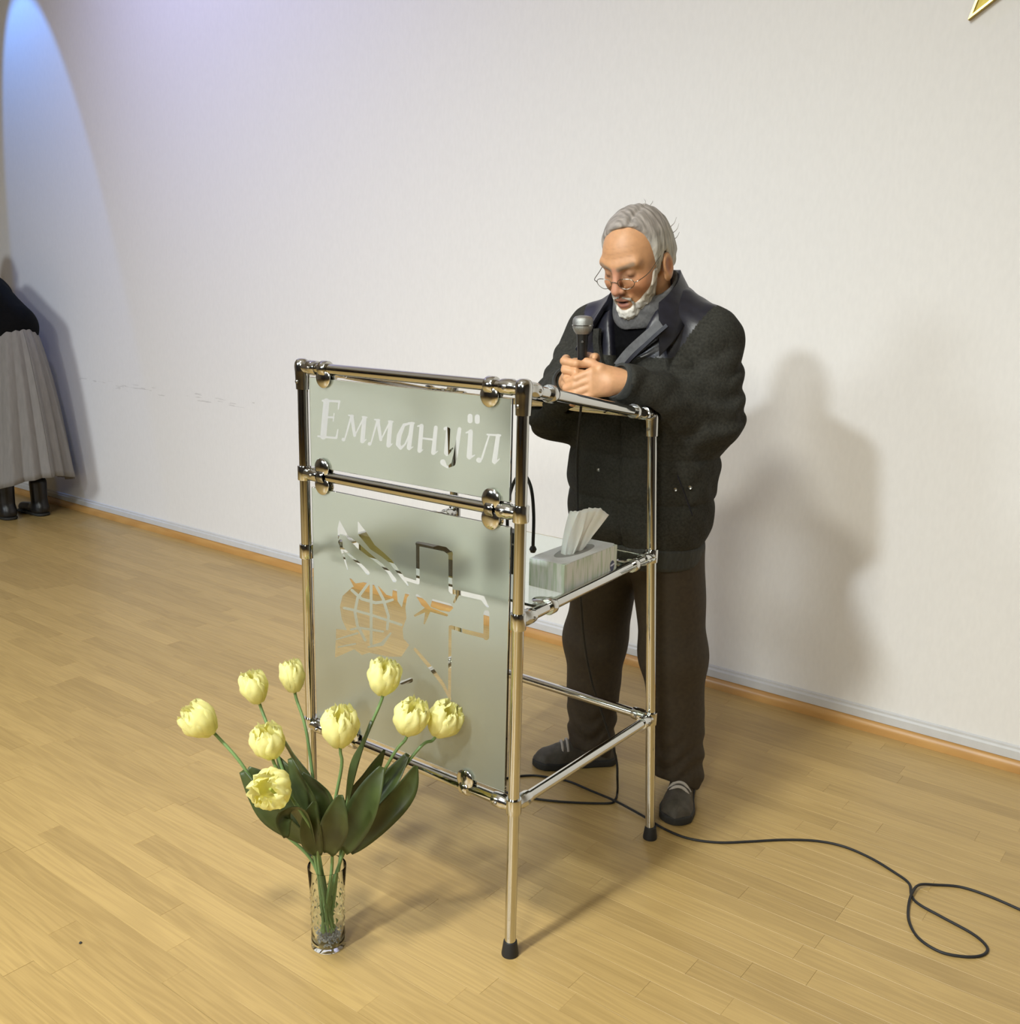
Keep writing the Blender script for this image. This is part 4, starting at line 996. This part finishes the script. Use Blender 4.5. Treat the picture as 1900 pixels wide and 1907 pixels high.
# grey knitted neck warmer
def scarffn(p):
    a = np.arctan2(p[:, 1]-.775, p[:, 0]+.186); zc_ = 1.416+.046*np.sin(a); R_ = .069+.006*np.cos(a)**2
    r_ = np.sqrt((p[:, 0]+.186)**2+((p[:, 1]-.775)*.92)**2)
    return (np.sqrt(((r_-R_)/.010)**2+((p[:, 2]-zc_)/.036)**2)-1)*.012-.0012*vnoise(p, 70)
mesh('neck_warmer', *surf(scarffn, (-.30, .66, 1.33), (-.07, .90, 1.50), .004), 'scarf', man)
# trousers
def trousfn(p):
    d = None
    for A, K, N_, sg in ((HIPL, KNL, ANL, 1), (HIPR, KNR, ANR, -1)):
        e = smin(rc(p, A, K, .104, .088), rc(p, K, N_, .088, .070), .04)
        e = e+.0035*np.exp(-((p[:, 2]-.13)/.09)**2)*np.sin(p[:, 2]*95+4*np.sin(p[:, 0]*25+p[:, 1]*20))+.003*vnoise(p, 20, sg)
        d = e if d is None else smin(d, e, .03)
    d = smin(d, ell(p, (-.195, .82, .80), (.155, .118, .12)), .05)
    d = smax(d, p[:, 2]-.86, .01)
    lowz = .060+.020*(p[:, 1] < .86)
    for N_ in (ANL, ANR):
        pass
    return smax(d, .036-p[:, 2]+.55*np.clip(.875-p[:, 1], -.02, .08), .006)
mesh('trousers', *surf(trousfn, (-.47, .68, .03), (.08, 1.0, .88), .0055), 'trouser', man)
# shoes
def shoe(toe, heel):
    toe = np.array([*toe, 0.]); heel = np.array([*heel, 0.]); fwd = nrm(toe-heel); L_ = np.linalg.norm(toe-heel); lat = np.array([-fwd[1], fwd[0], 0])
    def loc(p): q = p-heel.astype(np.float32); return q@fwd.astype(np.float32), q@lat.astype(np.float32), q[:, 2]
    def outline(a, b, off=0.):
        t = a/L_; w = np.interp(t, [-.05, 0, .1, .3, .5, .72, .88, .97, 1.03], [.0, .026, .035, .035, .038, .047, .042, .026, .0]).astype(np.float32)
        return (np.abs(b)-w-off)
    def up_(p):
        a, b, z = loc(p); t = a/L_; h = np.interp(t, [0, .12, .35, .55, .75, .93, 1.02], [.085, .10, .10, .082, .062, .048, .030]).astype(np.float32)
        w = np.interp(t, [-.03, .02, .1, .3, .5, .72, .88, .97, 1.01], [.001, .024, .034, .034, .037, .046, .041, .024, .001]).astype(np.float32)
        k = np.sqrt((b/np.maximum(w, .002))**2+(np.clip(z-.018, 0, 1)/np.maximum(h-.018, .005))**2.0)
        d = (k-1)*.026
        d = smax(d, np.maximum(-a, a-L_)*.8, .03)
        d = smax(d, .016-z, .004)
        return d-.0010*vnoise(p, 90)
    def so_(p):
        a, b, z = loc(p); d = smax(outline(a, b, .0035)*.9, np.maximum(-a-.003, a-L_-.003), .03); return smax(d, np.maximum(.0005-z, z-.024), .005)
    lo = np.minimum(toe, heel)-.07; hi = np.maximum(toe, heel)+.07; lo[2] = -.012; hi[2] = .13
    o = mesh('shoe', *surf(up_, lo, hi, .0035), 'shoe', man); mesh('sole', *surf(so_, lo, hi, .0035), 'sole', o)
    for t, hh in ((.60, .0765), (.66, .0705)):
        c = heel+fwd*L_*t; MB().tube(bez([c-lat*.030+np.array([0, 0, hh-.022]), c-lat*.016+np.array([0, 0, hh-.002]), c+np.array([0, 0, hh+.004]), c+lat*.016+np.array([0, 0, hh-.002]), c+lat*.030+np.array([0, 0, hh-.022])], 6), .0046, 8).build('lace', 'lace', o)
shoe((-.490, .752), (-.305, .940)); shoe((.022, .712), (-.075, .955))
attach(man)
# ================================================================== person at the left edge, bending forward, back to the wall corner
mat('skirt', (.23, .215, .20), .8, noise=(60, .08, (1, 1, .15)), bump=(.2, .002)); mat('black_knit', (.0035, .0035, .004), .85, noise=(50, .2, (1, 1, 1)), inp={'Specular IOR Level': .12})
mat('boot', (.012, .011, .011), .35, noise=(30, .2, (1, 1, 1))); mat('dark_hair', (.03, .02, .014), .55, noise=(60, .3, (1, .3, .3)))
LX, LY = -4.70, 1.375
lady = thing('person', 'person in black top and long pleated grey skirt, cut off at the left edge', 'person', (LX-.08, LY, 0))
lh = np.array([LX-.56, LY-.01, 1.50])
def ladybody(p):
    d = ell(p, lh, (.085, .072, .105)); d = smin(d, rc(p, lh+np.array([.02, 0, -.05]), (LX-.40, LY, 1.36), .045, .05), .03)
    d = smin(d, ell(p, lh+np.array([-.070, 0, -.045]), (.032, .042, .05)), .03); d = smin(d, rc(p, lh+np.array([-.085, 0, .0]), lh+np.array([-.104, 0, -.025]), .008, .012), .01)
    d = smin(d, rc(p, (LX-.36, LY, 1.30), (LX-.06, LY, 1.08), .115, .115), .05); d = smin(d, rc(p, (LX-.04, LY-.02, 1.05), (LX-.02, LY, .9), .13, .14), .06)
    for sg in (-1, 1):
        S_ = np.array((LX-.38, LY+sg*.12, 1.29)); E_ = np.array((LX-.54, LY+sg*.175, 1.07)); H_2 = np.array((LX-.70, LY+sg*.10, 1.00))
        d = smin(d, rc(p, S_, E_, .046, .038), .04); d = smin(d, rc(p, E_, H_2, .036, .024), .02)
        d = smin(d, ell(p, H_2+np.array([-.045, 0, -.01]), (.050, .016, .036)), .015)
        for k in range(4): d = smin(d, chain(p, (H_2+np.array([-.08, 0, .02-.017*k]), H_2+np.array([-.115, -sg*.006, .012-.017*k]), H_2+np.array([-.135, -sg*.018, .0-.016*k])), (.009, .0085, .007)), .005)
        d = smin(d, chain(p, (H_2+np.array([-.02, -sg*.01, .02]), H_2+np.array([-.05, -sg*.03, .035]), H_2+np.array([-.075, -sg*.04, .03])), (.012, .010, .008)), .008)
        A_ = np.array((LX-.03, LY+sg*.085, .90)); K_ = np.array((LX-.07, LY+sg*.085, .48)); N_ = np.array((LX-.07+.02*sg, LY+sg*.09, .08))
        d = smin(d, rc(p, A_, K_, .085, .055), .04); d = smin(d, rc(p, K_, N_, .053, .036), .02)
    return d
V, Fq = surf(ladybody, (LX-.90, LY-.30, .02), (LX+.20, LY+.30, 1.66), .008)
mesh('body', V, Fq, 'skin', lady, True, np.tile([.55, .33, .22], (len(V), 1)))
def ladytop(p):
    d = rc(p, (LX-.36, LY, 1.31), (LX-.05, LY, 1.13), .142, .155); d = smin(d, ell(p, (LX-.36, LY, 1.32), (.10, .175, .09)), .06); d = smin(d, rc(p, (LX-.14, LY, 1.10), (LX-.32, LY, .99), .165, .165), .06)
    for sg in (-1, 1):
        S_ = np.array((LX-.38, LY+sg*.125, 1.29)); E_ = np.array((LX-.54, LY+sg*.175, 1.07)); H_2 = np.array((LX-.67, LY+sg*.115, 1.01))
        d = smin(d, rc(p, S_, E_, .064, .056), .04); d = smin(d, rc(p, E_, H_2, .056, .040), .02)
    d = smax(d, -rc(p, (LX-.42, LY, 1.42), (LX-.56, LY, 1.52), .055, .08), .01)
    return d-.004*vnoise(p, 18)
mesh('top', *surf(ladytop, (LX-.85, LY-.32, .80), (LX+.25, LY+.31, 1.62), .008), 'black_knit', lady)
# pleated skirt, longer at the front
nA, nZ = 240, 26; SV = np.zeros((nZ, nA+1, 3))
for i in range(nZ):
    t = i/(nZ-1)
    for j in range(nA+1):
        a = 2*math.pi*j/nA; hem = .20+.09*max(0, math.cos(a))**2; z = 1.16-(1.16-hem)*t
        fl_ = t**.68; rx, ry = .112+.243*fl_, .105+.170*fl_
        pl_ = .036*fl_*(abs(((a*17/math.pi+.35*math.sin(3*a)) % 2)-1)-.5)+.010*fl_*math.sin(7*a+2*t)
        SV[i, j] = (LX-.035-.05*t+(rx+pl_)*math.cos(a), LY+(ry+pl_)*math.sin(a), z)
o = MB().grid(SV).build('skirt', 'skirt', lady, ang=180); md = o.modifiers.new('thickness', 'SOLIDIFY'); md.thickness = .003
for sg in (-1, 1):
    N_ = np.array((LX-.07+.02*sg, LY+sg*.09, 0.))
    def bootfn(p, N_=N_):
        d = smin(rc(p, N_+np.array([0, 0, .05]), N_+np.array([0, 0, .20]), .046, .050), rc(p, N_+np.array([.02, 0, .04]), N_+np.array([-.16, -.02, .032]), .042, .030), .03); return smax(d, .016-p[:, 2], .004)
    o = mesh('boot', *surf(bootfn, N_-np.array([.24, .1, .02]), N_+np.array([.12, .1, .28]), .006), 'boot', lady)
    def solefn(p, N_=N_):
        q = p.copy(); q[:, 2] = 0; return smax(rc(q, N_*[1, 1, 0]+np.array([.02, 0, 0]), N_*[1, 1, 0]+np.array([-.165, -.02, 0]), .045, .036), np.maximum(.001-p[:, 2], p[:, 2]-.018), .004)
    mesh('sole', *surf(solefn, N_-np.array([.24, .1, .02]), N_+np.array([.12, .1, .05]), .005), 'sole', o)
def ladyhair(p):
    d = smin(ell(p, lh+np.array([.012, 0, .018]), (.096, .084, .104)), ell(p, lh+np.array([.075, 0, .0]), (.05, .05, .05)), .03)
    return smax(d, -ell(p, lh+np.array([-.085, 0, -.045]), (.075, .09, .09)), .02)-.001*vnoise(p, 80)
mesh('hair', *surf(ladyhair, lh-.16, lh+.18, .007), 'dark_hair', lady)
attach(lady)
